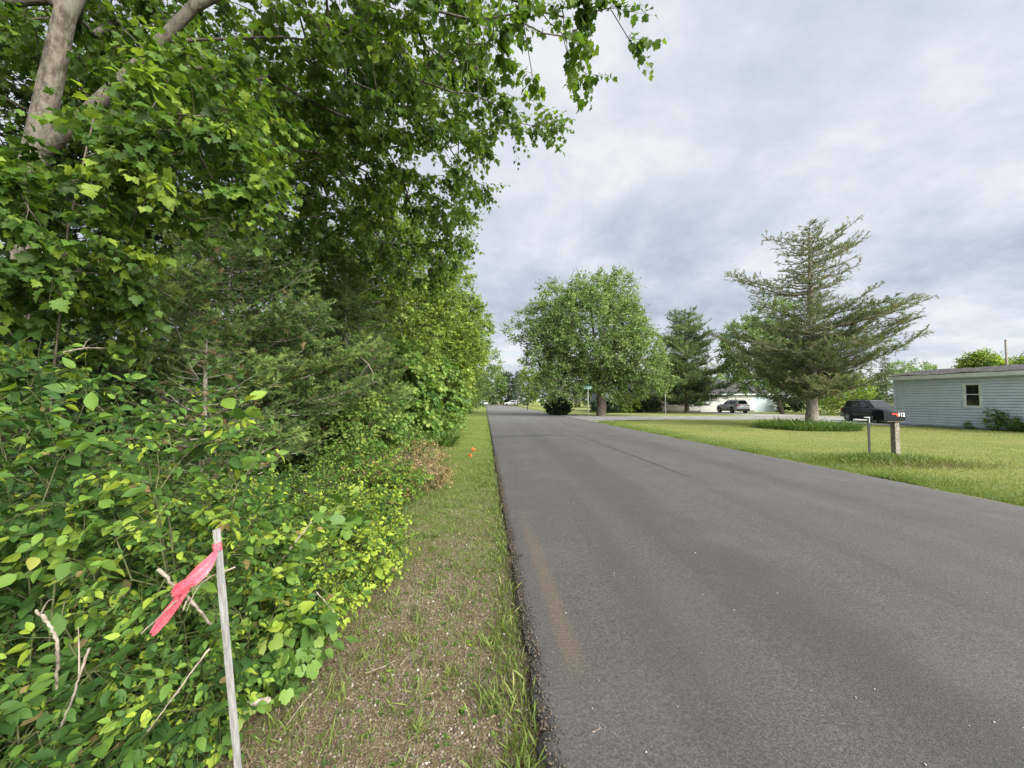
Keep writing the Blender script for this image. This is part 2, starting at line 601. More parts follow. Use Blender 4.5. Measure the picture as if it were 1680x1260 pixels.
def conifer(name, label, base, H, r_trunk, env, nb, z0, mats, spray, size, p0=.1, p1=.4, bl=.35, blsp=.3, spsp=.12, seed=0, extra=(), pw=1.0,
            lean=(0, 0), dens=None, lvar=(.7, .4), tintc=.45, tintv=.2, brown=0.0, group=None, cat='tree', up=.25, twist=None, k_side=5, ang=.9):
    g = np.random.default_rng(seed + 500)
    base = np.array(base, float)
    root = empty(name, base, label, cat, group)
    tp = lambda z: np.array([lean[0] * z / H, lean[1] * z / H, z])
    rings = [(tp(H * i / 14), r_trunk * (1 - i / 14) ** .8 * (1.25 if i == 0 else 1) + .008) for i in range(15)]
    pos = np.array([r[0] for r in rings]); rad = np.array([r[1] for r in rings]); par = np.arange(-1, 14)
    q = [tubes(pos, par, rad, 10, np.ones(15, bool))]
    P, D, N, tn = [], [], [], []
    sa, sb, sr = [], [], []
    br = []
    for i in range(nb):
        f = ((i + .5) / nb) ** pw
        z = z0 + (H * .985 - z0) * f
        az = i * 2.39996 + g.normal() * .3
        br.append((z, az, env(z, az) * (lvar[0] + lvar[1] * g.random()), p0 + g.normal() * .1, p1 + g.normal() * .12))
    br += list(extra)
    for (z, az, L, a, b2) in br:
        if L < .05:
            continue
        hd = np.array([math.cos(az), math.sin(az), 0])
        n = 8
        t = np.linspace(0, 1, n + 1)
        wob = np.cumsum(g.normal(size=(n + 1, 3)) * L * .018, axis=0)
        pts = tp(z) + hd * (L * t)[:, None] + np.array([0, 0, 1.0]) * (L * (a * t + (b2 - a) * t * t))[:, None] + wob
        for j in range(n):
            sa.append(pts[j]); sb.append(pts[j + 1]); sr.append(max(.004, r_trunk * .19 * (L / (env(z0, az) + 1e-3)) ** .5 * (1 - j / n) + .004))
        cb = g.normal() * tintv * .5
        nbl = max(2, int(L * .85 / blsp))
        bd = .55 + .9 * g.random() if dens else 1.0
        for jj in range(nbl):
            tt = .15 + .85 * (jj + g.random() * .6) / nbl
            i0 = min(n - 1, int(tt * n)); fr = tt * n - i0
            p = pts[i0] * (1 - fr) + pts[i0 + 1] * fr
            dm = norm(pts[i0 + 1] - pts[i0])
            for sgn in (1, -1):
                sd = norm(np.cross(dm, [0, 0, 1.0])) * sgn
                d = norm(dm * .75 + sd * ang + np.array([0, 0, up + g.normal() * .25]))
                ll = (bl * L * (1.05 - .75 * tt) + .25 * size * 3) * (.6 + .7 * g.random())
                e = p + d * ll
                sa.append(p); sb.append(e); sr.append(max(.003, r_trunk * .03))
                ns = max(1, int(ll / spsp * (dens(z, tt) * bd if dens else 1.0)))
                u = (np.arange(ns) + g.random(ns)) / ns
                P.append(p + d * (u * ll)[:, None])
                D.append(norm(d * .9 + g.normal(size=(ns, 3)) * .55 + np.array([0, 0, up])))
                N.append(norm(np.array([0, 0, 1.0]) + g.normal(size=(ns, 3)) * .5))
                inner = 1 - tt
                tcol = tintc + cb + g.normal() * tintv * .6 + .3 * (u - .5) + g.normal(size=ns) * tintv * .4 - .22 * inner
                bm_ = (g.random(ns) < brown * (0.3 + inner))
                tcol = np.clip(tcol, 0, .88)
                tcol[bm_] = .9 + .1 * g.random(bm_.sum())
                tn.append(tcol)
        P.append(pts[-3:]); D.append(np.tile(norm(pts[-1] - pts[-2]), (3, 1))); N.append(np.tile([0, 0, 1.0], (3, 1)))
        tn.append(np.clip(tintc + cb + g.normal(size=3) * .1, 0, .85))
    P, D, N, tn = map(np.concatenate, (P, D, N, tn))
    sa, sb, sr = np.array(sa), np.array(sb), np.array(sr)
    q.append(seg_tubes(sa, sb, sr[:, None, None], sr[:, None, None] * .75, k_side))
    V, Fq = join_q(q)
    np_mesh('trunk', V, Fq, mats[1], root)
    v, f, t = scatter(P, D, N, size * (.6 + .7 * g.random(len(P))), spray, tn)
    np_mesh('crown', v, f, mats[0], root, t)
    return root


def vnoise(x, y, s=1.0):
    x, y = x * s, y * s
    return (np.sin(x * 1.7 + 1.3 * np.sin(y * 1.1 + .4)) + np.sin(y * 2.3 + 1.7 * np.sin(x * .9 + 2.1)) + .6 * np.sin(x * 4.1 - y * 3.3 + 1.0) + .5 * np.sin(x * 7.3 + y * 6.1)) / 3.1


# ------------------------------------------------------------------ ground, road, street
def ground_mat():
    m, nt, out = new_mat('ground_soil_and_turf')
    b = NB(nt)
    pos = b.n('ShaderNodeNewGeometry').outputs['Position']
    r = b.dot(pos, RV); s = b.dot(pos, UV)
    nbig = b.noise(pos, .25, 3)
    nmid = b.noise(pos, 1.6, 4)
    nfine = b.noise(pos, 22, 4, .7)
    nvf = b.noise(pos, 90, 3, .7)
    # mown lawn: yellow-green, faint streaks, dry patches
    mp = b.n('ShaderNodeMapping'); mp.inputs['Rotation'].default_value = (0, 0, R(4)); mp.inputs['Scale'].default_value = (.22, 2.4, 1)
    b.link(pos, mp.inputs[0])
    streak = b.noise(mp.outputs[0], .9, 5, .6)
    lawn = b.mix(b.smooth(streak, .3, .7), (.165, .195, .056), (.265, .272, .095))
    lawn = b.mix(b.smooth(nfine, .35, .7), lawn, (.175, .200, .064))
    lawn = b.mix(b.math('MULTIPLY', b.smooth(nbig, .5, .68), .5), lawn, (.27, .24, .105))
    lawn = b.mix(b.math('MULTIPLY', b.smooth(nmid, .56, .68), .55), lawn, (.095, .145, .040))
    # roadside verge: gravelly soil with moss and thin turf
    vor = b.n('ShaderNodeTexVoronoi'); vor.inputs['Scale'].default_value = 75
    b.link(pos, vor.inputs['Vector'])
    peb = b.ramp(b.dot(vor.outputs['Color'], (.4, .3, .3)), [(0.2, (.10, .076, .052)), (.5, (.20, .152, .104)), (.72, (.28, .225, .165)), (.9, (.44, .38, .31))])
    soil = b.mix(b.smooth(nvf, .35, .65), (.088, .060, .036), peb)
    soil = b.mix(b.math('MULTIPLY', b.smooth(nfine, .45, .65), .6), soil, (.20, .155, .10))
    g1 = b.mix(b.smooth(nvf, .3, .7), (.075, .095, .028), (.16, .185, .052))
    gcover = b.math('ADD', b.smooth(s, .5, 8.0), b.math('MULTIPLY', b.math('SUBTRACT', nmid, .5), 2.2))
    gmask = b.smooth(b.math('ADD', gcover, b.math('MULTIPLY', b.math('SUBTRACT', nfine, .5), 1.2)), .42, .85)
    verge = b.mix(gmask, soil, g1)
    verge = b.mix(b.smooth(s, 9, 16), verge, b.mix(b.smooth(nfine, .3, .7), (.115, .160, .038), (.195, .235, .060)))
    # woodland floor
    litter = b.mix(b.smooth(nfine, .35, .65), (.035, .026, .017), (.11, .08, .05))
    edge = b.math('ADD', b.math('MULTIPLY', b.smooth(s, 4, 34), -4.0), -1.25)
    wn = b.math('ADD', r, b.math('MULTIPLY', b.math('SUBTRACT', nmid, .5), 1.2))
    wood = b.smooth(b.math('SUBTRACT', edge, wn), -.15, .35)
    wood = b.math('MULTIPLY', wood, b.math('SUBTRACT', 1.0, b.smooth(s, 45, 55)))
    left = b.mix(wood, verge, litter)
    # right-hand road edge: thin weedy strip and bare dirt
    rn = b.math('ADD', r, b.math('MULTIPLY', b.math('SUBTRACT', nmid, .5), .9))
    weedy = b.math('SUBTRACT', 1.0, b.smooth(rn, 8.5, 10.6))
    rightc = b.mix(weedy, lawn, b.mix(b.smooth(nfine, .3, .7), (.075, .105, .028), (.15, .18, .05)))
    dirt = b.math('MULTIPLY', b.math('SUBTRACT', 1.0, b.smooth(rn, 8.15, 8.42)), b.smooth(nmid, .4, .55))
    rightc = b.mix(dirt, rightc, (.22, .175, .12))
    c = b.mix(b.smooth(r, 3.9, 4.1), left, rightc)
    h = b.math('ADD', nfine, b.math('MULTIPLY', nvf, .5))
    p = b.principled(c, .9, .12, 0, h, .03, .8)
    b.link(p.outputs[0], out.inputs[0])
    return m


def asphalt_mat():
    m, nt, out = new_mat('road_asphalt')
    b = NB(nt)
    pos = b.n('ShaderNodeNewGeometry').outputs['Position']
    r = b.dot(pos, RV); s = b.dot(pos, UV)
    fine = b.noise(pos, 160, 3, .75)
    mid = b.noise(pos, 62, 4, .8)
    big = b.noise(pos, .7, 4, .6)
    mp = b.n('ShaderNodeMapping'); mp.inputs['Rotation'].default_value = (0, 0, R(-4)); mp.inputs['Scale'].default_value = (1.6, .07, 1)
    b.link(pos, mp.inputs[0])
    lane = b.noise(mp.outputs[0], 1.0, 4, .6, .3)
    c = b.mix(b.smooth(fine, .30, .72), (.042, .039, .037), (.110, .104, .099))
    c = b.mix(.55, c, b.mix(b.smooth(mid, .34, .66), (.030, .028, .027), (.135, .128, .122)))
    c = b.mix(b.math('MULTIPLY', b.smooth(lane, .42, .66), .34), c, (.045, .044, .044))
    c = b.mix(b.math('MULTIPLY', b.smooth(big, .45, .75), .22), c, (.15, .145, .14))
    # paler aggregate specks
    vor = b.n('ShaderNodeTexVoronoi'); vor.inputs['Scale'].default_value = 110
    b.link(pos, vor.inputs['Vector'])
    sp = b.smooth(b.dot(vor.outputs['Color'], (1, 0, 0)), .93, .99)
    c = b.mix(b.math('MULTIPLY', sp, .16), c, (.28, .26, .24))
    # dark band about the crown of the road (tyre-polished binder)
    rr = b.math('ADD', r, b.math('MULTIPLY', b.math('SUBTRACT', big, .5), .9))
    band = b.math('MULTIPLY', b.smooth(rr, 1.55, 2.15), b.math('SUBTRACT', 1.0, b.smooth(rr, 2.3, 3.0)))
    c = b.mix(b.math('MULTIPLY', band, .33), c, (.035, .034, .034))
    band2 = b.math('MULTIPLY', b.smooth(rr, 5.2, 5.6), b.math('SUBTRACT', 1.0, b.smooth(rr, 5.8, 6.4)))
    c = b.mix(b.math('MULTIPLY', band2, .18), c, (.04, .039, .039))
    # paving joint
    rj = b.math('ADD', r, b.math('MULTIPLY', b.math('SUBTRACT', b.noise(pos, .9, 3), .5), .10))
    j = b.math('SUBTRACT', 1.0, b.smooth(b.math('ABSOLUTE', b.math('SUBTRACT', rj, 4.15)), .012, .05))
    jm = b.math('MULTIPLY', b.math('MULTIPLY', j, b.smooth(s, 6.5, 9)), b.smooth(b.noise(pos, .35, 2), .38, .5))
    c = b.mix(b.math('MULTIPLY', jm, .75), c, (.022, .022, .022))
    # transverse dark patch where an overlay starts
    sj = b.math('ADD', s, b.math('MULTIPLY', b.math('SUBTRACT', b.noise(pos, 1.3, 3), .5), .5))
    tp = b.math('SUBTRACT', 1.0, b.smooth(b.math('ABSOLUTE', b.math('SUBTRACT', sj, 17.2)), .1, .45))
    tp = b.math('MULTIPLY', tp, b.math('SUBTRACT', 1.0, b.smooth(r, 3.3, 4.0)))
    c = b.mix(b.math('MULTIPLY', tp, .5), c, (.03, .03, .03))
    # paler grey with distance: grazing sky reflection painted into the colour
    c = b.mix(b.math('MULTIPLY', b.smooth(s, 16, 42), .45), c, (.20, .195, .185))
    # worn ochre utility paint along the left edge, ribbed by the paver
    wv = b.n('ShaderNodeTexWave', wave_type='BANDS', bands_direction='Y')
    wv.inputs['Scale'].default_value = 9.0; wv.inputs['Distortion'].default_value = 1.2; wv.inputs['Detail'].default_value = 2
    b.link(pos, wv.inputs['Vector'])
    rs = b.math('ADD', r, b.math('MULTIPLY', b.math('SUBTRACT', b.noise(pos, 3.0, 3), .5), .10))
    st_ = b.math('MULTIPLY', b.smooth(rs, .45, .52), b.math('SUBTRACT', 1.0, b.smooth(rs, .56, .66)))
    st_ = b.math('MULTIPLY', st_, b.math('MULTIPLY', b.smooth(s, 2.15, 2.5), b.math('SUBTRACT', 1.0, b.smooth(s, 3.6, 6.2))))
    st_ = b.math('MULTIPLY', st_, b.math('ADD', .35, b.math('MULTIPLY', wv.outputs['Fac'], .5)))
    c = b.mix(b.math('MULTIPLY', st_, .34), c, (.22, .14, .055))
    # faint pink survey paint
    dv = b.n('ShaderNodeVectorMath', operation='DISTANCE')
    b.link(pos, dv.inputs[0]); dv.inputs[1].default_value = W(.80, 2.05)
    pk = b.math('SUBTRACT', 1.0, b.smooth(b.math('ADD', dv.outputs['Value'], b.math('MULTIPLY', b.math('SUBTRACT', b.noise(pos, 7, 4), .5), .35)), .06, .36))
    c = b.mix(b.math('MULTIPLY', pk, .10), c, (.20, .125, .12))
    # pale scraped arcs
    for cx, cy, rad in ((-.35, 1.25, 1.16), (-.1, .9, 1.22)):
        dv = b.n('ShaderNodeVectorMath', operation='DISTANCE')
        b.link(pos, dv.inputs[0]); dv.inputs[1].default_value = W(cx, cy)
        ar = b.math('SUBTRACT', 1.0, b.smooth(b.math('ABSOLUTE', b.math('SUBTRACT', dv.outputs['Value'], rad)), .002, .007))
        ar = b.math('MULTIPLY', ar, b.smooth(b.noise(pos, 14, 3), .45, .6))
        c = b.mix(b.math('MULTIPLY', ar, .13), c, (.36, .34, .32))
    h = b.math('ADD', fine, b.math('MULTIPLY', mid, .7))
    p = b.principled(c, .72, .35, 0, h, .006, .9)
    b.link(p.outputs[0], out.inputs[0])
    return m


M['ground'] = ground_mat()
M['asphalt'] = asphalt_mat()
M['street'] = simple('old_street_asphalt', (.235, .23, .215), .85, .2, var=.22, scale=1.2)
M['drive'] = simple('concrete_drive', (.34, .33, .30), .85, .2, var=.2, scale=1.5)

# ground: one sheet, finer near the camera, falling a little below the road on the left
GL = -.055


def ground_z(x, y):
    r = x * RV.x + y * RV.y
    s = x * UV.x + y * UV.y
    z = np.where(r < 4, GL - .012 * np.clip(.3 - r, 0, 4), -.02 + 0 * r)
    z = z + np.where(r > 8.3, .03 * vnoise(x, y, .35) * np.clip((r - 8.3) / 2, 0, 1), 0)
    near = np.clip(1 - np.abs(s - 6) / 30, 0, 1)
    z = z + np.where(r < .1, .018 * vnoise(x, y, 1.6) * near, 0)
    # low mound at the mailbox
    m1 = W(10.35, 9.35)
    d = ((x - m1.x) / 1.3) ** 2 + ((y - m1.y) / .7) ** 2
    return z + .13 * np.exp(-d)


gx = np.unique(np.concatenate([np.linspace(-1500, -40, 14), np.linspace(-40, -6, 40), np.linspace(-6, 1.2, 110), np.linspace(1.2, 7.2, 5), np.linspace(7.2, 20, 90), np.linspace(20, 60, 40), np.linspace(60, 1500, 14)]))
gy = np.unique(np.concatenate([np.linspace(-1500, -6, 14), np.linspace(-6, 14, 170), np.linspace(14, 60, 90), np.linspace(60, 160, 40), np.linspace(160, 1500, 14)]))
GX, GY = np.meshgrid(gx, gy)
GZ = ground_z(GX, GY)
nx, ny = len(gx), len(gy)
idx = np.arange(nx * ny).reshape(ny, nx)
gf = np.stack([idx[:-1, :-1], idx[:-1, 1:], idx[1:, 1:], idx[1:, :-1]], axis=2).reshape(-1, 4)
ground = np_mesh('ground', np.stack([GX, GY, GZ], axis=2).reshape(-1, 3), gf, M['ground'])
tag(ground, kind='structure')

# road slab with a slightly ragged edge and a crown
S = np.concatenate([np.linspace(-8, 14, 260), np.linspace(14.3, 60, 120), np.linspace(61, 190, 60)])
g = np.random.default_rng(3)
el = .275 + .022 * vnoise(S, S * 0 + 3, 1.1) + .016 * g.normal(size=len(S)) * (S < 14)
er = 8.22 + .05 * vnoise(S, S * 0 + 9, .6) + .02 * g.normal(size=len(S)) * (S < 30)
cols = []
for fr, dz in ((0, -.075), (0.0005, -.012), (.012, .0), (.25, .03), (.5, .05), (.75, .03), (.985, 0), (1, -.045)):
    rr = el + (er - el) * fr
    # the far end bends away to the left
    bend = np.where(S > 95, -.0018 * (S - 95) ** 2, 0)
    x = RV.x * (rr + bend) + UV.x * S; y = RV.y * (rr + bend) + UV.y * S
    cols.append(np.stack([x, y, np.full(len(S), dz)], axis=1))
RVt = np.stack(cols, axis=1)
nS, nC = RVt.shape[:2]
idx = np.arange(nS * nC).reshape(nS, nC)
rf = np.stack([idx[:-1, :-1], idx[:-1, 1:], idx[1:, 1:], idx[1:, :-1]], axis=2).reshape(-1, 4)
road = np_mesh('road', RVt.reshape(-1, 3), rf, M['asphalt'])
tag(road, kind='structure')

# side street joining from the right, with flared corners
pts = []
near = [(8.15, 27.2), (8.6, 29.0), (9.6, 30.1), (11.5, 30.6), (14, 30.7), (24, 30.4), (40, 30), (90, 29)]
farr = [(8.1, 44.5), (8.7, 42.0), (9.8, 40.3), (11.5, 39.7), (14, 39.5), (24, 38.0), (40, 36.6), (90, 35)]
bm = bmesh.new()
A = [bm.verts.new(W(r, s, .008)) for r, s in near]
B = [bm.verts.new(W(r, s, .008)) for r, s in farr]
for i in range(len(A) - 1):
    bm.faces.new([A[i], A[i + 1], B[i + 1], B[i]])
tag(bm_obj('side_street', bm, M['street']), kind='structure')
bm = bmesh.new()
for quad in (((28.0, 38.0), (35.0, 37.6), (34.0, 52.4), (27.2, 52.4)),):
    bm.faces.new([bm.verts.new(W(r, s, .014)) for r, s in quad])
tag(bm_obj('driveway', bm, M['drive']), kind='structure')
bm = bmesh.new()
bm.faces.new([bm.verts.new(W(r, s, .018)) for r, s in ((24.6, 30.8), (32, 30.6), (31, 21.5), (25.6, 22.4))])
tag(bm_obj('gravel_drive', bm, M['drive']), kind='structure')


# ------------------------------------------------------------------ ground cover
def gz(x, y): return ground_z(np.asarray(x), np.asarray(y))


def blades(name, x, y, h, tint, tpl='blade', lean=.35, wide=1.0, seed=0, mat='grass'):
    g = np.random.default_rng(seed)
    n = len(x)
    P = np.stack([x, y, gz(x, y) - .004], axis=1)
    D = norm(np.stack([g.normal(size=n) * lean, g.normal(size=n) * lean, np.ones(n)], axis=1))
    N = norm(g.normal(size=(n, 3)) * np.array([1, 1, .2]))
    V, T = TPL[tpl]
    V = V * np.array([wide, 1, 1])
    v, f, t = scatter(P, D, N, h, (V, T), np.clip(tint, 0, 1))
    o = np_mesh(name, v, f, M[mat], None, t)
    tag(o, kind='stuff')
    return o


def rs_to_xy(r, s): return RV.x * r + UV.x * s, RV.y * r + UV.y * s


g = np.random.default_rng(21)
# left verge: sparse clumps close by, closing to turf further on
n = 300000
s = 1.0 + 33 * g.random(n) ** 2.0
r = -5.2 + 5.45 * g.random(n)
x, y = rs_to_xy(r, s)
edge = -1.15 - 4 * np.clip((s - 4) / 30, 0, 1)
cover = .30 + np.clip((s - 1.5) / 7.0, 0, 1) * 1.3 + .62 * vnoise(x, y, 2.1) + .30 * vnoise(x, y, 6.0) + .5 * np.clip((r + .12) / .3, 0, 1) - .03
keep = (r > edge - .25) & (g.random(n) < np.clip(cover, .05, 1))
x, y, s, r = x[keep], y[keep], s[keep], r[keep]
h = (.022 + .035 * g.random(len(x))) * (1 + .5 * np.clip(vnoise(x, y, 1.3), 0, 1)) * np.where(r > .12, 1.35, 1)
blades('verge_grass', x, y, h, .45 + .15 * vnoise(x, y, 1.1) + .17 * g.normal(size=len(x)) + .1 * np.clip((s - 6) / 10, 0, 1), lean=.55, wide=1.5, seed=1)
n = 150000
s = 1.0 + 9 * g.random(n) ** 1.25
r = -1.5 + 1.75 * g.random(n)
x, y = rs_to_xy(r, s)
keep = (r > -1.25 - .1 * s) & (g.random(n) < np.clip(.38 + .5 * vnoise(x + 3, y, 2.7) + .35 * vnoise(x, y, 8.5), .04, 1))
x, y = x[keep], y[keep]
blades('verge_moss_grass', x, y, .008 + .018 * g.random(len(x)), .46 + .2 * vnoise(x, y, 2.2) + .2 * g.normal(size=len(x)), 'blade1', 1.0, 2.2, 11)
# longer tufts leaning over the asphalt edge
n = 6500
s = 1.2 + 22 * g.random(n) ** 1.7
keep = g.random(n) < np.clip(.35 + .8 * vnoise(s, s * 0 + 2, 2.6), .04, 1)
s = s[keep]
r = .27 - .15 * np.abs(g.normal(size=len(s))) * .8
x, y = rs_to_xy(r, s)
blades('edge_grass', x, y, .03 + .095 * g.random(len(s)) ** 1.6, .5 + .2 * g.normal(size=len(s)), 'strap', .5, 1.3, 2)
# tufts scattered on the verge
cs = 1.3 + 9 * g.random(150) ** 1.3; cr = -1.2 + 1.4 * g.random(150)
k = 26
s = np.repeat(cs, k) + g.normal(size=150 * k) * .035; r = np.repeat(cr, k) + g.normal(size=150 * k) * .035
x, y = rs_to_xy(r, s)
blades('tuft_grass', x, y, .03 + .075 * g.random(len(s)), .45 + np.repeat(.14 * g.normal(size=150), k) + .1 * g.normal(size=len(s)), 'strap', .5, 1.2, 3)
# mown lawn on the right
n = 420000
s = 1.5 + 30 * g.random(n) ** 1.3
r = 8.25 + (2 + 16 * np.clip(s / 10, .3, 1.6)) * g.random(n) ** 1.25
keep = (r < 9.2 + s * 1.35)
s, r = s[keep], r[keep]
x, y = rs_to_xy(r, s)
wd = np.clip(1 - (r - 8.3) / 2.2, 0, 1)
h = .030 + .028 * g.random(len(s)) + wd * .05 * np.clip(vnoise(x, y, 1.2) + .3, 0, 1)
blades('lawn_grass', x, y, h, .66 - .28 * wd + .10 * vnoise(x, y * 3, .45) + .13 * vnoise(x + 5, y * 2.2, .17) + .17 * g.normal(size=len(s)), 'blade1', .6, 1.7, 4)
# rough grass on the mailbox mound
m1 = W(10.35, 9.35)
n = 6500
x = m1.x + g.normal(size=n) * .95; y = m1.y + g.normal(size=n) * .42
keep = (x * RV.x + y * RV.y > 8.3)
x, y = x[keep], y[keep]
blades('mound_grass', x, y, .03 + .17 * g.random(len(x)) ** 1.5, .34 + .2 * g.normal(size=len(x)), 'strap', .55, 1.1, 5)
n = 3200
x = m1.x + .5 + g.normal(size=n) * .8; y = m1.y - .45 + g.normal(size=n) * .25
blades('mound_straw', x, y, .05 + .12 * g.random(n), .1 + .6 * g.random(n), 'blade', 2.2, .8, 6, 'straw')

# gravel on the verge, straw and leaf litter at the thicket's foot
ICO = (np.array([(1, 0, 0), (-1, 0, 0), (0, 1, 0), (0, -1, 0), (0, 0, .7), (0, 0, -.7), (.62, .62, .3), (-.6, .65, .25), (.6, -.62, .3), (-.65, -.6, .28)]),
       np.array([(6, 4, 0), (6, 2, 4), (6, 0, 2), (7, 4, 2), (7, 1, 4), (7, 2, 1), (8, 0, 4), (8, 4, 3), (8, 3, 0), (9, 4, 1), (9, 3, 4), (9, 1, 3), (5, 2, 0), (5, 0, 3), (5, 3, 1), (5, 1, 2)]))
M['stone'] = leaf_mat('gravel_stone', [(0, (.075, .060, .045)), (.4, (.17, .135, .10)), (.75, (.26, .22, .175)), (1, (.50, .47, .42))], .0, .85)
n = 42000
s = 1.0 + 7.5 * g.random(n) ** 1.6
r = -1.55 + 1.83 * g.random(n)
x, y = rs_to_xy(r, s)
keep = g.random(n) < np.clip(.75 - .5 * vnoise(x, y, 2.1) - .1 * np.clip(s - 4, 0, 4), .05, 1)
x, y = x[keep], y[keep]
P = np.stack([x, y, gz(x, y) + .001], axis=1)
sz = .0030 + .0085 * g.random(len(x)) ** 3
v, f, t = scatter(P, norm(g.normal(size=(len(x), 3))), norm(g.normal(size=(len(x), 3)) * .5 + np.array([0, 0, 1])), sz, ICO, np.clip(.42 + .24 * g.normal(size=len(x)), 0, 1))
tag(np_mesh('verge_gravel', v, f, M['stone'], None, t), kind='stuff')
n = 5200
s = 1.1 + 10 * g.random(n) ** 1.4; r = .285 + .045 * g.normal(size=n)
x, y = rs_to_xy(r, s)
P = np.stack([x, y, np.where(r > .275, .004, -.045 + .03 * g.random(n))], axis=1)
v, f, t = scatter(P, norm(g.normal(size=(n, 3))), norm(g.normal(size=(n, 3)) * .5 + np.array([0, 0, 1])), .003 + .006 * g.random(n) ** 2, ICO, np.clip(.02 + .16 * g.normal(size=n), 0, 1))
tag(np_mesh('road_edge_gravel', v, f, M['stone'], None, t), kind='stuff')
# small stones lying loose on the asphalt
n = 170
s = 1.5 + 9 * g.random(n) ** 1.5; r = .35 + 7.4 * g.random(n) ** 1.6
x, y = rs_to_xy(r, s)
zz = np.interp(r, [.28, 2.2, 4.25, 6.2, 8.2], [0.0, .03, .05, .03, 0])
P = np.stack([x, y, zz + .002], axis=1)
v, f, t = scatter(P, norm(g.normal(size=(n, 3))), norm(g.normal(size=(n, 3)) * .5 + np.array([0, 0, 1])), .0025 + .004 * g.random(n) ** 2, ICO, np.clip(.85 + .12 * g.normal(size=n), 0, 1))
tag(np_mesh('road_gravel', v, f, M['stone'], None, t), kind='stuff')
n = 11000
s = 1.0 + 6.5 * g.random(n) ** 1.7; r = -1.02 + .30 * g.normal(size=n) - .04 * s
r = np.where(g.random(n) < .22, -1.4 + 1.6 * g.random(n), r)
x, y = rs_to_xy(r, s)
keep = r < .2
x, y = x[keep], y[keep]
P = np.stack([x, y, gz(x, y) + .004 + .012 * g.random(len(x))], axis=1)
D = norm(g.normal(size=(len(x), 3)) * np.array([1, 1, .12]))
v, f, t = scatter(P, D, norm(g.normal(size=(len(x), 3)) * .3 + np.array([0, 0, 1])), .03 + .09 * g.random(len(x)) ** 2, (TPL['blade'][0] * np.array([.7, 1, .3]), TPL['blade'][1]), g.random(len(x)) ** 1.6 * .75)
tag(np_mesh('straw_litter', v, f, M['straw'], None, t), kind='stuff')
# seedlings and low broadleaf weeds in the verge
nc = 900
cs = 1.3 + 9 * g.random(nc) ** 1.2; cr = -1.35 + 1.55 * g.random(nc) ** .8
k = 6
s = np.repeat(cs, k); r = np.repeat(cr, k)
x, y = rs_to_xy(r, s)
a = g.random(nc * k) * 6.28
D = norm(np.stack([np.cos(a), np.sin(a), .25 + .5 * g.random(nc * k)], axis=1))
P = np.stack([x, y, gz(x, y) + .002], axis=1)
v, f, t = scatter(P, D, np.tile([0, 0, 1.0], (nc * k, 1)) + g.normal(size=(nc * k, 3)) * .2, .010 + .018 * np.repeat(g.random(nc), k), 'ovate', np.clip(.5 + np.repeat(.17 * g.normal(size=nc), k), 0, 1))
tag(np_mesh('verge_weed', v, f, M['honey'], None, t), kind='stuff')
# leafy ground cover filling the floor of the thicket
n = 52000
s = 1.0 + 26 * g.random(n) ** 1.7
edge = -1.28 - 3.6 * np.clip((s - 4) / 30, 0, 1)
r = edge - 6.5 * g.random(n) ** 1.3
x, y = rs_to_xy(r, s)
top = np.clip((edge - r) / .5, 0, 1) * (.10 + .26 * np.clip(.5 + vnoise(x, y, 1.4), 0, 1))
P = np.stack([x, y, gz(x, y) + .02 + top * (1 - g.random(n) ** 2)], axis=1)
D = norm(g.normal(size=(n, 3)) * np.array([1, 1, .35]) + np.array([.25, -.25, -.1]))
v, f, t = scatter(P, D, norm(np.array([.15, -.3, 1.0]) + g.normal(size=(n, 3)) * .45), .035 + .04 * g.random(n), 'ovate_wide', np.clip(.38 + .13 * vnoise(x, y, 1.9) + .17 * g.normal(size=n), 0, 1))
tag(np_mesh('ground_cover', v, f, M['honey'], None, t), kind='stuff')
# ------------------------------------------------------------------ trees and shrubs on the left
def lf(m, L, k, size, tpl, tint0, **kw):
    d = dict(m=m, L=L, k=k, size=size, tpl=tpl, tint0=tint0)
    d.update(kw)
    return d


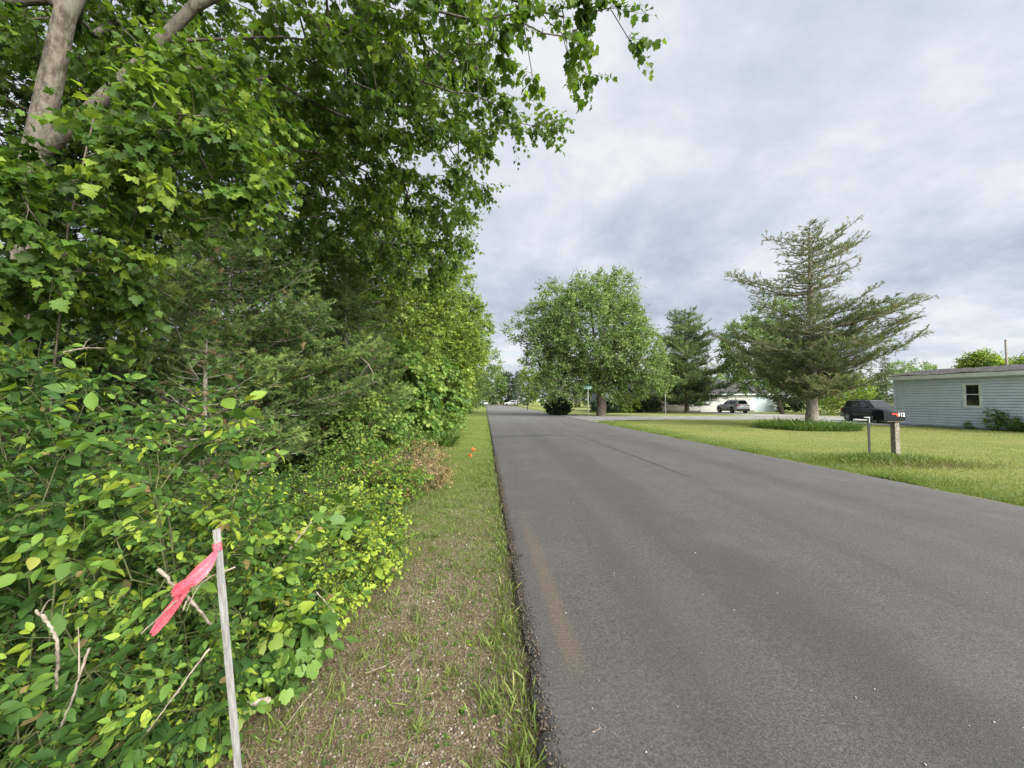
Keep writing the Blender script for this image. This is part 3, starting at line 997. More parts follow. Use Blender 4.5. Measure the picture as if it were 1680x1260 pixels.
mp_ = (M['maple'], M['bark_maple'])
T1 = [([(-6.35, 5.0, -.1), (-6.15, 4.75, 2.4), (-5.98, 4.7, 4.55), (-5.68, 4.7, 6.5), (-5.3, 5.0, 8.6), (-5.0, 5.3, 10.6)], .185, .06),
      ([(-5.98, 4.7, 4.6), (-5.35, 4.65, 5.1), (-4.72, 4.65, 5.75), (-4.05, 4.7, 6.6), (-2.9, 5.0, 7.7), (-1.6, 5.2, 8.2)], .085, .035),
      ([(-4.4, 4.7, 6.15), (-3.2, 5.1, 6.6), (-2.0, 5.6, 6.9)], .024, .012),
      ([(-5.9, 4.75, 5.2), (-5.2, 6.5, 6.2), (-3.4, 8.3, 6.9), (-2.2, 9.4, 7.0)], .04, .015)]
plant('maple_tree', 'big maple with grey trunk at upper left, its leafy boughs overhanging the verge and road', 'tree', (-6.35, 5.0, -.1), T1,
      [(-4.4, 5.6, 8.4, 4.2, 4.2, 2.4, 1.0), (-.6, 5.6, 7.0, 1.9, 1.9, 1.25, 1.0), (-2.0, 7.6, 6.4, 1.5, 2.0, 1.1, 1.1),
       (-1.0, 4.7, 6.1, 1.6, .9, .6, 1.1), (-3.9, 7.2, 6.0, 1.8, 1.4, 1.1, 1.0), (-2.6, 10.0, 6.1, 1.5, 2.0, 1.3, 1.1), (-3.3, 4.7, 6.3, 1.6, 1.0, .8, 1.0), (-6.2, 8, 6.4, 2.4, 2, 2.0, .9), (-8.6, 6.4, 8.0, 2.6, 2.4, 2.2, .8), (1.15, 4.9, 6.55, .7, .6, .35, 2.5)],
      1500, lf(4, .42, 10, .100, 'maple', .48, tintv=.18, droop=.45, upn=1.0, rnd=.5, petiole=.45), mp_, r_tip=.0055, r_base=.2, seg=.28, w=.30, start_z=4.2, shell=.45, seed=1, thin=.022, sag=.05,
      gap=lambda x, y, z: (x < -3.2 * y / 4.7) & (y < 4.75) & (x > -7))
plant('maple_sapling', 'broad leaved young maple before the grey trunk, branches reaching low at the left edge', 'tree', (-4.4, 3.7, -.1),
      [([(-4.4, 3.7, -.1), (-4.3, 3.6, 1.6), (-4.1, 3.5, 3.2), (-3.9, 3.5, 4.3)], .013, .008)],
      [(-4.1, 3.5, 3.1, .62, .6, .75, 1.3), (-3.1, 3.6, 3.9, .62, .6, .55, 1.4), (-4.6, 3.8, 2.4, .6, .5, .6, 1), (-2.95, 3.9, 4.7, .55, .6, .4, 1), (-4.02, 3.8, 4.45, .26, .35, .38, 2.2)],
      190, lf(4, .32, 9, .090, 'maple', .44, tintv=.24, droop=.5, upn=.9, rnd=.5, petiole=.45, tipbright=.3), (M['maple'], M['bark']), r_tip=.0030, r_base=.012, seg=.2, w=.3, start_z=1.2, shell=.35, seed=2)
wood = 'trees of the thicket'
for nm, lb, base, H, lumps, na, lfp, mt, sd in (
    ('maple_tree', 'dark maple filling the gap behind the big grey trunk', (-9.0, 11, -.1), 9, [(-8.2, 10.5, 6.5, 4.2, 3.2, 4.6), (-6.6, 12.5, 7.4, 3.4, 3, 3.2), (-9.5, 9, 2.8, 3, 2, 2.6)], 700, lf(4, .5, 9, .15, 'maple_lo', .33, droop=.4, petiole=.4), mp_, 3),
    ('maple_tree', 'second maple along the verge, rising behind the two brown cedars', (-6.3, 15.5, -.1), 8, [(-5.6, 15.5, 5.6, 2.8, 2.8, 3.9), (-3.7, 16, 6.6, 1.9, 2, 2.4), (-4.2, 14, 3.6, 1.5, 1.2, 1.6)], 620, lf(4, .45, 9, .14, 'maple_lo', .50, droop=.35, petiole=.4), (M['bright'], M['bark']), 4),
    ('box_elder', 'light green box elder bulging over the verge beyond the vine covered shrub', (-4.9, 21.5, -.1), 8, [(-4.5, 21.5, 5.1, 2.5, 2.6, 3.9), (-2.9, 21.5, 5.6, 1.35, 1.8, 2.4), (-3.3, 20.3, 3.0, 1.3, 1.4, 1.7)], 620, lf(4, .45, 9, .15, 'maple_lo', .50, droop=.3), (M['bright'], M['bark']), 5),
    ('box_elder', 'pale box elder standing last before the open grass verge', (-6.0, 30, -.1), 9, [(-5.4, 30, 5.8, 2.6, 3, 4.7), (-3.3, 30.5, 6.6, 1.7, 2.2, 3.0), (-4.2, 28.8, 3.2, 1.5, 1.6, 2.2)], 560, lf(4, .5, 9, .19, 'maple_lo', .56, droop=.3), (M['bright'], M['bark']), 6),
    ('silver_tree', 'grey green silvery tree far along the left verge, reaching over the road', (-8.6, 56, -.1), 12, [(-7.4, 56, 6.6, 4.2, 5, 6.3), (-4.2, 55, 6.4, 2.6, 3.2, 3.6), (-5.2, 52, 3.0, 2.2, 2.6, 2.4), (-7, 58, 11, 3, 3, 2.6)], 760, lf(4, .7, 9, .26, 'simple', .66, tintv=.28, droop=.2, upn=.5, rnd=.9), (M['maple_far'], M['bark']), 7),
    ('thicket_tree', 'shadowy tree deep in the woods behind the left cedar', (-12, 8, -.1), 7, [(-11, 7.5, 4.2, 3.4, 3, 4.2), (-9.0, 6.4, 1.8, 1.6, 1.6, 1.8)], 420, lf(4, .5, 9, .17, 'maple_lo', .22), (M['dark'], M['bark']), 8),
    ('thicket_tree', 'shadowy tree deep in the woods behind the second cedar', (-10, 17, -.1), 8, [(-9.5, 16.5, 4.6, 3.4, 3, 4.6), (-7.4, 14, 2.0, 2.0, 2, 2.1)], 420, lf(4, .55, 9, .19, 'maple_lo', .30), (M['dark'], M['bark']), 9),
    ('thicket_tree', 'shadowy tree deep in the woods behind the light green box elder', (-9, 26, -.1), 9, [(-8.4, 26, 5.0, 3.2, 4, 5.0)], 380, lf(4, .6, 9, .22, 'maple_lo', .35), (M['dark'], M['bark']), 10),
    ('thicket_tree', 'shadowy tree in the woods between the pale box elder and the silvery tree', (-11, 39, -.1), 9, [(-10, 39, 5.2, 3.8, 5, 5.4)], 380, lf(4, .7, 9, .26, 'simple', .4), (M['bright'], M['bark']), 12),
):
    plant(nm, lb, 'tree', base, [([base, (base[0] + .1, base[1], H * .35), (base[0] + .4, base[1], H * .8)], .16, .05)], lumps, na, lfp, mt,
          r_tip=.008, r_base=.17, seg=.5, w=.3, start_z=.5, shell=.5, group=wood, seed=sd, twigs=(sd < 7), thin=.03, ksides=8)

# red cedars of the thicket
def env_bush(H, Rm, low=.55):
    def e(z, az):
        f = z / H
        return Rm * (min(1, low + f * 1.4) if f < .32 else max(.03, (1 - f) / .68) ** .75)
    return e


conifer('red_cedar', 'bushy red cedar in front, brownish green with bare grey twigs, left of the verge', (-4.95, 6.7, -.1), 5.2, .09, env_bush(5.2, 2.35), 130, .5,
        (M['cedar'], M['bark_cedar']), 'spray', .135, -.05, .30, .36, .14, .030, seed=1, brown=.06, tintc=.48, tintv=.34, dens=lambda z, t: .35 + 1.0 * t)
conifer('red_cedar', 'second red cedar, narrower and olive green, farther along behind the bushy one', (-4.6, 10.6, -.1), 5.8, .09, env_bush(5.8, 2.0), 105, .7,
        (M['cedar'], M['bark_cedar']), 'spray', .155, -.05, .3, .36, .16, .038, seed=2, brown=.05, tintc=.42, tintv=.32, dens=lambda z, t: .35 + 1.0 * t)
conifer('red_cedar', 'sparse little cedar with many dead brown twigs between bushy cedar and honeysuckle', (-3.9, 4.9, -.1), 2.5, .05, env_bush(2.5, 1.0), 48, .3,
        (M['cedar'], M['bark_cedar']), 'spray', .12, .0, .35, .34, .14, .05, seed=3, brown=.2, tintc=.40, tintv=.28)

# shrubs
hs = 'shrubs at the edge of the thicket'
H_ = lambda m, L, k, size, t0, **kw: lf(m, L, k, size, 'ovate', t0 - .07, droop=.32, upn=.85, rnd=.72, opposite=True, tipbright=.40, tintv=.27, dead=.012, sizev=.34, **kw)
big = [
    # name, label, x, y, rx, h, natt, leaf, mat, seed
    ('honeysuckle_shrub', 'tall honeysuckle filling the lower left corner with large dark leaves', -2.75, 2.15, .62, 1.55, 140, H_(3, .30, 8, .066, .30), 'honey', 1),
    ('honeysuckle_shrub', 'honeysuckle with a pale yellow green shoot standing up before the sparse cedar', -1.78, 2.2, .36, 1.62, 90, H_(3, .26, 8, .058, .58), 'honey', 2),
    ('honeysuckle_shrub', 'arching honeysuckle at the left edge above the dark hollow', -3.75, 3.05, .75, 1.95, 130, H_(3, .36, 8, .068, .34), 'honey', 3),
    ('honeysuckle_shrub', 'knee high honeysuckle behind the pink ribbon', -1.88, 1.95, .48, .88, 135, H_(3, .22, 8, .049, .47), 'honey', 4),
    ('honeysuckle_shrub', 'low honeysuckle sprawling round the foot of the survey stake', -1.60, 1.80, .30, .52, 100, H_(3, .18, 8, .050, .50), 'honey', 5),
    ('honeysuckle_shrub', 'honeysuckle with large leaves at the bottom left corner', -1.97, 1.42, .44, .55, 105, H_(3, .22, 8, .056, .33), 'honey', 6),
    ('honeysuckle_shrub', 'bright yellow green honeysuckle just right of the stake top', -1.62, 2.85, .48, .60, 190, H_(3, .18, 8, .045, .80), 'honey', 7),
    ('honeysuckle_shrub', 'rounded honeysuckle hummock bordering the gravel verge', -1.50, 3.55, .46, .46, 170, H_(3, .17, 8, .042, .74), 'honey', 8),
    ('honeysuckle_shrub', 'dense honeysuckle behind the stake, backing on the sparse cedar', -2.6, 3.3, .62, .95, 190, H_(3, .22, 8, .05, .50), 'honey', 9),
    ('honeysuckle_shrub', 'honeysuckle mound farther back with yellow tips along the verge', -1.95, 4.6, .6, .55, 190, H_(3, .18, 8, .045, .74), 'honey', 10),
    ('honeysuckle_shrub', 'shady honeysuckle under the lowest boughs of the bushy cedar', -3.1, 5.6, .8, .60, 170, H_(3, .2, 8, .05, .42), 'honey', 11),
    ('bramble', 'light green bramble patch at the verge before the dry brush', -2.25, 6.3, .75, .55, 190, lf(3, .2, 7, .055, 'ovate_wide', .60, tintv=.22, droop=.3), 'honey', 12),
    ('bramble', 'bramble tangle beside the dry brush on its thicket side', -3.2, 7.8, .8, .70, 170, lf(3, .24, 7, .065, 'ovate_wide', .52, tintv=.2, droop=.3), 'honey', 13),
    ('leafy_shrub', 'bright green bush with broad leaves below the second cedar', -3.75, 9.4, 1.05, 1.7, 260, lf(3, .3, 8, .10, 'ovate_wide', .60, tintv=.2, droop=.4), 'grape', 14),
    ('leafy_shrub', 'smaller bright bush hugging the base of the broad leaved one', -3.0, 10.4, .8, .95, 150, lf(3, .26, 8, .085, 'ovate_wide', .52, tintv=.2, droop=.35), 'grape', 15),
    ('grape_vine', 'shrub smothered by grape vine with pale round leaves, beyond the second cedar', -3.75, 13.4, 1.15, 3.3, 300, lf(3, .42, 7, .155, 'grape', .52, tintv=.22, droop=.55), 'grape', 16),
    ('grape_vine', 'taller curtain of grape vine hanging under the light green box elder', -3.4, 17.2, 1.2, 3.7, 300, lf(3, .45, 7, .16, 'grape', .55, tintv=.25, droop=.55), 'grape', 17),
    ('leafy_shrub', 'yellow green bush at the verge edge under the box elder', -3.6, 21.0, 1.0, 1.9, 220, lf(3, .34, 8, .12, 'ovate_wide', .66, tintv=.2), 'grape', 18),
    ('leafy_shrub', 'bush where the thicket steps back from the mown verge', -4.6, 26.0, 1.3, 2.4, 220, lf(3, .4, 8, .15, 'simple', .56, tintv=.22), 'bright', 19),
    ('leafy_shrub', 'farthest roadside bush, below the pale box elder', -5.6, 33.5, 1.5, 2.8, 220, lf(3, .45, 8, .18, 'simple', .55, tintv=.22), 'bright', 20),
    ('leafy_shrub', 'silvery low bush far down the left verge under the silvery tree', -6.6, 50.5, 1.9, 2.4, 220, lf(3, .5, 8, .22, 'simple', .70, tintv=.25, upn=.5, rnd=.9), 'maple_far', 21),
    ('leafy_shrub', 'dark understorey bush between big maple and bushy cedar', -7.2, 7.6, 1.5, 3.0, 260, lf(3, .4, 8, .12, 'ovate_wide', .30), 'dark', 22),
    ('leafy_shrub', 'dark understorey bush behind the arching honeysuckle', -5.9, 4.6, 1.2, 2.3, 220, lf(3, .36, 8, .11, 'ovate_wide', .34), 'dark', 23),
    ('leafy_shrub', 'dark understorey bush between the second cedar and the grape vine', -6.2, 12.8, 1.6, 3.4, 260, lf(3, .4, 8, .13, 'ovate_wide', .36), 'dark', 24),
]
for nm, lb, x, y, rx, h, na, lfp, mt, sd in big:
    shrub(nm, lb, x, y, rx, h, lfp, mt, na, sd, 'stem' if mt == 'honey' else 'twig', hs, cat=nm.replace('_', ' '), r_tip=.0028 if y < 5 else .004)
for nm, lb, x, y, rx, h, na, lfp, mt, sd in (
    ('grape_vine', 'young grape vine with large lobed leaves trailing behind the survey stake', -1.55, 2.3, .32, .62, 20, lf(3, .22, 4, .088, 'grape', .42, rnd=.8, tintv=.24, droop=.5), 'grape', 25),
    ('grape_vine', 'grape vine runner with few big leaves right of the stake top', -1.72, 2.65, .35, .74, 18, lf(3, .22, 4, .092, 'grape', .38, rnd=.8, tintv=.24, droop=.5), 'grape', 26),
    ('grape_vine', 'grape leaves over the honeysuckle hummock by the gravel verge', -1.75, 3.7, .35, .62, 22, lf(3, .22, 4, .12, 'grape', .5, tintv=.24, droop=.5), 'grape', 27),
    ('maple_seedling', 'small seedling with pale lobed leaves at the thicket foot right of the stake', -1.42, 2.02, .07, .20, 3, lf(2, .12, 3, .085, 'grape', .78, tintv=.12, droop=.5), 'grape', 28),
    ('dogwood_shrub', 'broad dark leaves hanging over the soil left of the gravel', -1.47, 2.25, .24, .34, 40, lf(3, .16, 6, .085, 'ovate_wide', .32, tintv=.2, droop=.6), 'honey', 29),
    ('dogwood_shrub', 'large leaved dark shrub in the middle of the left edge', -2.35, 2.0, .38, 1.22, 46, lf(3, .26, 7, .080, 'ovate_wide', .36, tintv=.24, droop=.7, rnd=.9), 'honey', 30),
):
    shrub(nm, lb, x, y, rx, h, lfp, mt, na, sd, 'stem', hs, cat=nm.replace('_', ' '), r_tip=.0028)
# dry brush heaps beside the verge
shrub('dry_brush', 'heap of brown dried brush lying on the verge', -1.95, 7.4, .75, .45, lf(4, .26, 8, .05, 'simple', .45, tintv=.4, droop=.3, rnd=.9, upn=.3), 'dry', 150, 31, 'deadwood', None, 'brush heap', ry=.8, r_tip=.003)
shrub('dry_brush', 'second heap of withered brown weeds, farther along near the orange flags', -2.6, 9.8, .85, .55, lf(4, .26, 8, .05, 'simple', .5, tintv=.4, droop=.3, rnd=.9, upn=.3), 'dry', 130, 32, 'deadwood', None, 'brush heap', ry=1.1, r_tip=.003)


def lily(name, label, x, y, n, rad, h, seed, spread=1.0, ry=None, cat='plant'):
    g = np.random.default_rng(seed)
    ry = ry or rad
    a = g.random(n) * 6.28; q = np.sqrt(g.random(n))
    P = np.stack([q * np.cos(a) * rad, q * np.sin(a) * ry, np.zeros(n) - .03], axis=1)
    D = norm(np.stack([np.cos(a) * .5 * q + g.normal(size=n) * .3 * spread, np.sin(a) * .5 * q + g.normal(size=n) * .3 * spread, np.ones(n)], axis=1))
    # bend outwards: the blade's normal points back over the plant
    N = -norm(np.stack([D[:, 0], D[:, 1], 0 * a], axis=1)) + np.array([0, 0, .6])
    V, T = TPL['strap']
    V = V * np.array([1.0, 1, -1.5])
    v, f, t = scatter(P, D, N, h * (.6 + .6 * g.random(n)), (V, T), np.clip(.5 + .2 * g.normal(size=n), 0, 1))
    o = np_mesh(name, v, f, M['lily'], None, t, (x, y, float(gz(x, y))))
    return tag(o, label, cat)


lily('lily_plant', 'clump of long strap leaves at the verge before the box elder', -2.45, 14.2, 150, .35, .85, 3, 1.3)

# ------------------------------------------------------------------ far side and right
plant('silver_maple', 'huge silver maple on the corner with broad crown and thick reddish trunk', 'tree', (9.2, 40, -.05),
      [([(9.2, 40, -.05), (9.3, 40, 1.2), (9.0, 40, 3.2), (7.6, 40, 6.2), (6.0, 40, 10)], .52, .08), ([(9.3, 40, 1.6), (10.0, 40, 4.2), (10.8, 40.2, 8), (10.6, 40, 12.4)], .30, .07),
       ([(9.1, 40, 2.8), (8.9, 41, 7), (8.4, 41, 12)], .24, .07), ([(9.3, 40, 2.4), (12, 39.6, 4.6), (14.2, 39.5, 6.2)], .18, .05), ([(9.1, 40, 2.6), (6.4, 39.6, 4.6), (4.2, 39.4, 6)], .18, .05)],
      [(8.4, 40, 8.4, 5.6, 5, 5.0, 1), (4.4, 39.5, 6.4, 3.4, 3, 3.2, 1), (12.6, 39.5, 6.0, 3.2, 3, 3.2, 1), (4.4, 40, 11.6, 1.9, 2.2, 2.3, 1.1), (7.0, 40, 12.8, 1.3, 2.0, 1.9, 1.3), (9.2, 40, 13.0, 1.2, 2.0, 1.9, 1.3), (11.4, 40, 12.6, 1.5, 2.2, 2.6, 1.2), (2.8, 40, 10.6, 1.3, 1.6, 1.5, 1.1),
       (1.6, 39.7, 9.4, 1.7, 1.6, 1.5, 1.1), (9.8, 39.8, 3.9, 2.0, 1.0, 1.6, 1.2), (4.8, 38.6, 3.6, 2.6, 2, 1.9, 1.1), (13.8, 38.8, 3.6, 2.3, 1.8, 1.6, 1.1), (11.8, 39.6, 3.2, 1.8, 1.2, 1.4, 1.1), (7.0, 39.8, 3.4, 2.0, 1.2, 1.6, 1.1), (11.8, 39.9, 2.7, 1.7, .9, 1.2, 1.3), (8.6, 39.0, 3.3, 1.3, .8, 1.1, 1.1), (10.0, 39.1, 2.5, 1.2, .6, .9, 1.4), (9.2, 38.9, 3.2, 3.0, .7, 1.1, 1.6), (2.6, 39, 4.2, 1.6, 1.4, 1.6, 1.1), (.9, 39.5, 8.8, 1.5, 1.4, 1.3, 1.2)],
      1950, lf(4, .85, 10, .245, 'simple', .56, tintv=.22, droop=.05, upn=.55, rnd=.8), (M['maple_far'], M['bark']), r_tip=.012, r_base=.5, seg=.6, w=.28, start_z=1.5, shell=.42, seed=31, thin=.05)
shrub('yew_shrub', 'low dark evergreen shrub under the left side of the silver maple', 5.2, 43.5, 1.3, 1.7, lf(3, .4, 8, .24, 'simple', .3), 'dark', 220, 40)
conifer('white_pine', 'bushy white pine with drooping tiers right of the silver maple', (22.6, 50, -.05), 13.3, .26,
        lambda z, az: (6.6 if z < 4.2 else 5.4) * (1 if z < 5 else max(.10, (13.8 - z) / 8.8) ** .6) * (.55 + .45 * min(1, z / 2.2)) * (.78 + .3 * math.sin(az * 2 + z * 1.7)), 115, .8, (M['pine'], M['bark']), 'tuft', .56, -.05, .28, .36, .38, .16, seed=5, tintc=.45, tintv=.35, k_side=4)
plant('maple_tree', 'leafy maple partly hidden behind the big lone cedar', 'tree', (32.2, 46, -.05), [([(32.2, 46, -.05), (31.6, 46, 2), (30, 46, 5), (29.2, 46, 9)], .28, .08)],
      [(29.6, 46, 7.0, 4.3, 4, 4.6), (27.0, 45, 8.6, 2.4, 2.4, 2.6), (30.5, 45, 11.2, 2.6, 2.4, 2.4), (33.5, 45, 6.0, 3.4, 3, 3.2), (27.6, 44.5, 5.2, 2.2, 2, 1.8)], 820, lf(4, .8, 8, .27, 'simple', .50, tintv=.22, upn=.6, rnd=.8), (M['maple_far'], M['bark']),
      r_tip=.012, r_base=.28, seg=.6, w=.28, start_z=1.5, shell=.42, seed=33, thin=.05)


def env_big(z, az):
    right = math.cos(az)            # +1 to the right of the picture
    z = z / .889
    zs = [1.5, 2.4, 4.0, 5.6, 7.2, 8.2, 8.8, 9.6, 10.4, 11.5, 12.6, 13.4, 14.3, 15]
    lf_ = [3.4, 5.0, 5.2, 4.8, 4.2, 2.6, 1.0, 4.0, 3.2, 2.2, 2.6, 1.0, .6, .1]
    rt_ = [2.4, 4.4, 5.6, 6.0, 5.9, 3.4, 1.6, 3.2, 4.0, 4.0, 4.0, 1.8, .7, .1]
    a, b = np.interp(z, zs, lf_), np.interp(z, zs, rt_)
    k = .5 + .5 * right
    return .889 * (a * (1 - k) + b * k) * (.72 + .28 * abs(right))


conifer('lone_cedar', 'big ragged old cedar on the lawn with a windswept open top', (18.6, 24.0, -.05), 13.0, .34, env_big, 140, 1.8, (M['cedar_big'], M['bark_cedar']), 'spray_lo', .31, -.06, .26, .32, .25, .085, seed=8, pw=1.25,
        extra=[(6.3, .05, 5.5, .04, .26), (5.7, -.15, 5.4, .0, .14), (5.0, .2, 5.2, -.02, .10), (8.4, 3.1, 4.6, .05, .2), (8.7, 2.9, 4.1, .0, .22), (10.3, .2, 3.8, .2, .42), (11.2, 3.2, 2.8, .05, .3)],
        brown=.06, tintc=.47, tintv=.3, up=.18, lean=(.25, 0), k_side=4, ang=.75,
        lvar=(.42, .72),
        dens=lambda z, t: .92 if z < 4.4 else (.72 if z < 7.0 else .42))
shrub('leafy_shrub', 'mid green bush in front of the grey blue gable of the house', 15.0, 52.2, 2.1, 2.5, lf(3, .45, 8, .24, 'simple', .5), 'bright', 200, 45, cat='bush')
shrub('yew_shrub', 'dark spreading evergreen at the foot of the gabled house end', 12.2, 50.5, 1.8, 1.9, lf(3, .4, 8, .24, 'simple', .35), 'dark', 170, 46)
bed = lily('flower_bed', 'island bed of arching strap leaved plants around the foot of the lone cedar', 17.2, 22.6, 2300, 2.55, .66, 9, 1.5, ry=2.3, cat='flower bed')
plants = np.random.default_rng(4)
conifer('blue_spruce', 'bluish spruce between the lone cedar and the blue grey shed', (49.5, 51, -.05), 7.4, .14, lambda z, az: 2.7 * max(.03, 1 - z / 7.4), 70, .4, (M['spruce'], M['bark']), 'tuft_lo', .42, -.2, .05, .3, .4, .25, seed=12, tintc=.5, tintv=.3, k_side=4)
shrub('leafy_shrub', 'light green bush behind the black car, left part', 36.0, 42.5, 3.0, 4.6, lf(3, .6, 8, .26, 'simple', .55), 'bright', 260, 41, cat='bush')
shrub('leafy_shrub', 'dense dark green bush directly behind the black car', 41.5, 46.5, 3.2, 4.2, lf(3, .6, 8, .26, 'simple', .6), 'dark', 260, 42, cat='bush')
shrub('yew_shrub', 'dark round evergreen shrub beside the pale garage door', 38.6, 54.0, 2.0, 2.9, lf(3, .4, 8, .24, 'simple', .3), 'dark', 180, 43)
shrub('yew_shrub', 'dark evergreen shrub in front of the tan house wall', 18.6, 53.0, 1.7, 1.9, lf(3, .4, 8, .24, 'simple', .3), 'dark', 150, 44)
for i, (x, y, rx, h, lb) in enumerate(((27.0, 22.0, .28, .65, 'small weedy plant left of the shed window'), (26.9, 20.9, .30, 1.3, 'tall leafy plant growing under the shed window'), (27.0, 20.2, .30, .7, 'low leafy plant right of the tall one at the shed wall'), (27.1, 19.1, .32, 1.25, 'leafy plant at the shed wall by the right edge'))):
    shrub('wall_plant', lb, x - .75, y, rx, h, lf(3, .20, 8, .11, 'simple', .45, droop=.4), 'grape', 36, 50 + i, 'stem', 'plants along the shed wall', 'plant', ry=rx * 1.2, r_tip=.004)
far = 'far background trees'
fars = [
    ('small round tree showing over the shed roof', 62, 51, 6.0, 2.1, 1.9, 'bright'), ('tree top at the right edge behind the shed roof', 70, 52, 5.6, 2.8, 2.0, 'bright'),
    ('distant low tree just left of the shed roof', 84, 82, 6.2, 6.0, 3.6, 'maple_far'),
    ('far tree closing the road end, left one', -12.5, 128, 6.5, 5.5, 6.2, 'dark'), ('far tree closing the road end, behind the white car', -7, 140, 6.5, 5.0, 6.5, 'maple_far'),
    ('far tree closing the road end, in the middle', -1.5, 146, 6.3, 5.0, 6.3, 'dark'), ('far pale green tree closing the road end, right of the small spruce', 5.6, 132, 6.5, 4.2, 6.3, 'bright'),
    ('far tree half hidden by the silver maple', 11.5, 118, 6.0, 5.0, 6.0, 'maple_far'), ('far dark tree under the silver maple crown', 15, 92, 4.2, 6.0, 4.2, 'dark'),
    ('far tree behind the house, left of its roof', 24, 82, 5.0, 6, 5.0, 'maple_far'), ('far tree behind the house, above its roof', 40, 84, 5.2, 7, 5.2, 'maple_far'),
    ('far tree behind the house, right of its roof', 54, 82, 4.6, 7, 4.6, 'dark'), ('far tree between house and spruce', 68, 84, 4.6, 7, 4.6, 'maple_far'),
    ('far tree left of the road end, next to the silvery tree', -16, 88, 6.5, 5, 6.5, 'maple_far'), ('far tree left of the road beyond the silvery tree', -12.2, 104, 6.5, 4.6, 6.5, 'bright'),
]
for i, (lb, x, y, cz, rr, rz, mt) in enumerate(fars):
    sc_ = max(.32, y * .0042)
    plant('far_tree', lb, 'tree', (x, y, -.05), [([(x, y, -.05), (x, y, cz * .4), (x, y, cz)], .16, .06)], [(x, y, cz, rr, rr * .8, rz), (x - rr * .4, y - 1, cz + rz * .25, rr * .5, rr * .5, rz * .6), (x + rr * .45, y - 1, cz - rz * .15, rr * .55, rr * .5, rz * .6)],
          240, lf(4, .8, 8, sc_, 'simple', .5, tintv=.24, upn=.6, rnd=.8), (M[mt], M['bark']), r_tip=.02, r_base=.2, seg=1.0, w=.28, start_z=.6, shell=.4, group=far, seed=60 + i, twigs=False, thin=.08, ksides=6)
conifer('spruce_tree', 'small bluish spruce at the far end of the road', (1.6, 112, -.05), 10.2, .18, lambda z, az: 2.3 * max(.03, 1 - z / 10.2), 60, .6, (M['spruce'], M['bark']), 'tuft_lo', .75, -.2, .05, .3, .5, .45, seed=14, tintc=.4, tintv=.25, k_side=4)
# ------------------------------------------------------------------ built things
M['siding'] = simple('pale_blue_vinyl', (.50, .575, .68), .55, .3, var=.07, scale=1.5)
M['white_trim'] = simple('white_trim', (.60, .63, .66), .5, .3, var=.08, scale=3)
M['shingle'] = simple('grey_shingle', (.072, .068, .068), .9, .15, var=.45, scale=9, bump=.6)
M['glass_dark'] = simple('dark_window_glass', (.010, .011, .014), .05, .8, var=.1)
M['interior'] = simple('dark_room', (.03, .03, .03), .9, .1)
M['tan_wall'] = simple('tan_house_siding', (.46, .42, .35), .75, .2, var=.08, scale=2)
M['white_wall'] = simple('white_house_siding', (.70, .70, .67), .7, .2, var=.06, scale=2)
M['grey_blue'] = simple('grey_blue_siding', (.20, .23, .26), .7, .2, var=.08, scale=2)
M['door_blue'] = simple('pale_blue_garage_door', (.52, .60, .64), .6, .3, var=.05, scale=2)
M['foundation'] = simple('grey_block', (.25, .25, .24), .9, .1, var=.2, scale=6)
M['black_paint'] = simple('black_car_paint', (.006, .0065, .009), .3, .25, var=.1, coat=.25)
M['silver_paint'] = simple('silver_car_paint', (.56, .58, .60), .3, .5, metal=.1, var=.04, coat=.7)
M['white_paint'] = simple('white_car_paint', (.78, .79, .80), .3, .5, var=.03, coat=.6)
M['tyre'] = simple('black_rubber', (.018, .018, .018), .85, .2, var=.2)
M['rim'] = simple('alloy_rim', (.36, .37, .39), .35, .5, metal=.8, var=.05)
M['plastic'] = simple('black_plastic', (.02, .02, .022), .6, .3, var=.15)
M['red_lens'] = simple('red_lens', (.42, .015, .012), .2, .5, var=.1)
M['clear_lens'] = simple('clear_lens', (.72, .74, .76), .15, .6, var=.05)
M['amber'] = simple('amber_lens', (.6, .2, .03), .25, .5, var=.05)
M['plate'] = simple('licence_plate', (.62, .64, .68), .5, .3, var=.05)
M['post_wood'] = simple('weathered_post', (.235, .21, .175), .85, .15, var=.35, scale=14, bump=.5)
M['mail_metal'] = simple('charcoal_mailbox', (.012, .014, .017), .7, .1, var=.15, scale=5)
M['mail_edge'] = simple('grey_mailbox_top', (.035, .04, .045), .7, .12, var=.15, scale=5)
M['flag_red'] = simple('red_plastic', (.55, .045, .04), .5, .3, var=.1)
M['white_vinyl'] = simple('white_vinyl_digits', (.82, .82, .82), .5, .3, var=.03)
M['galv'] = simple('galvanised_steel', (.46, .47, .48), .5, .4, metal=.5, var=.15, scale=12)
M['dark_steel'] = simple('dark_steel', (.075, .078, .08), .6, .3, metal=.4, var=.3, scale=20)
M['sign_green'] = simple('teal_sign_sheet', (.045, .36, .33), .45, .4, var=.06)
M['lath'] = None
M['pink'] = None


def lath_mat():
    m, nt, out = new_mat('weathered_lath')
    b = NB(nt)
    pos = b.n('ShaderNodeTexCoord').outputs['Object']
    mp = b.n('ShaderNodeMapping'); mp.inputs['Scale'].default_value = (1, 1, .06)
    b.link(pos, mp.inputs[0])
    n1 = b.noise(mp.outputs[0], 160, 5, .65)
    n2 = b.noise(pos, 34, 4)
    c = b.mix(b.smooth(n1, .3, .7), (.17, .163, .155), (.34, .33, .32))
    c = b.mix(b.math('MULTIPLY', b.smooth(n2, .52, .68), .45), c, (.17, .165, .16))
    p = b.principled(c, .85, .15, 0, n1, .002, .8)
    b.link(p.outputs[0], out.inputs[0])
    return m


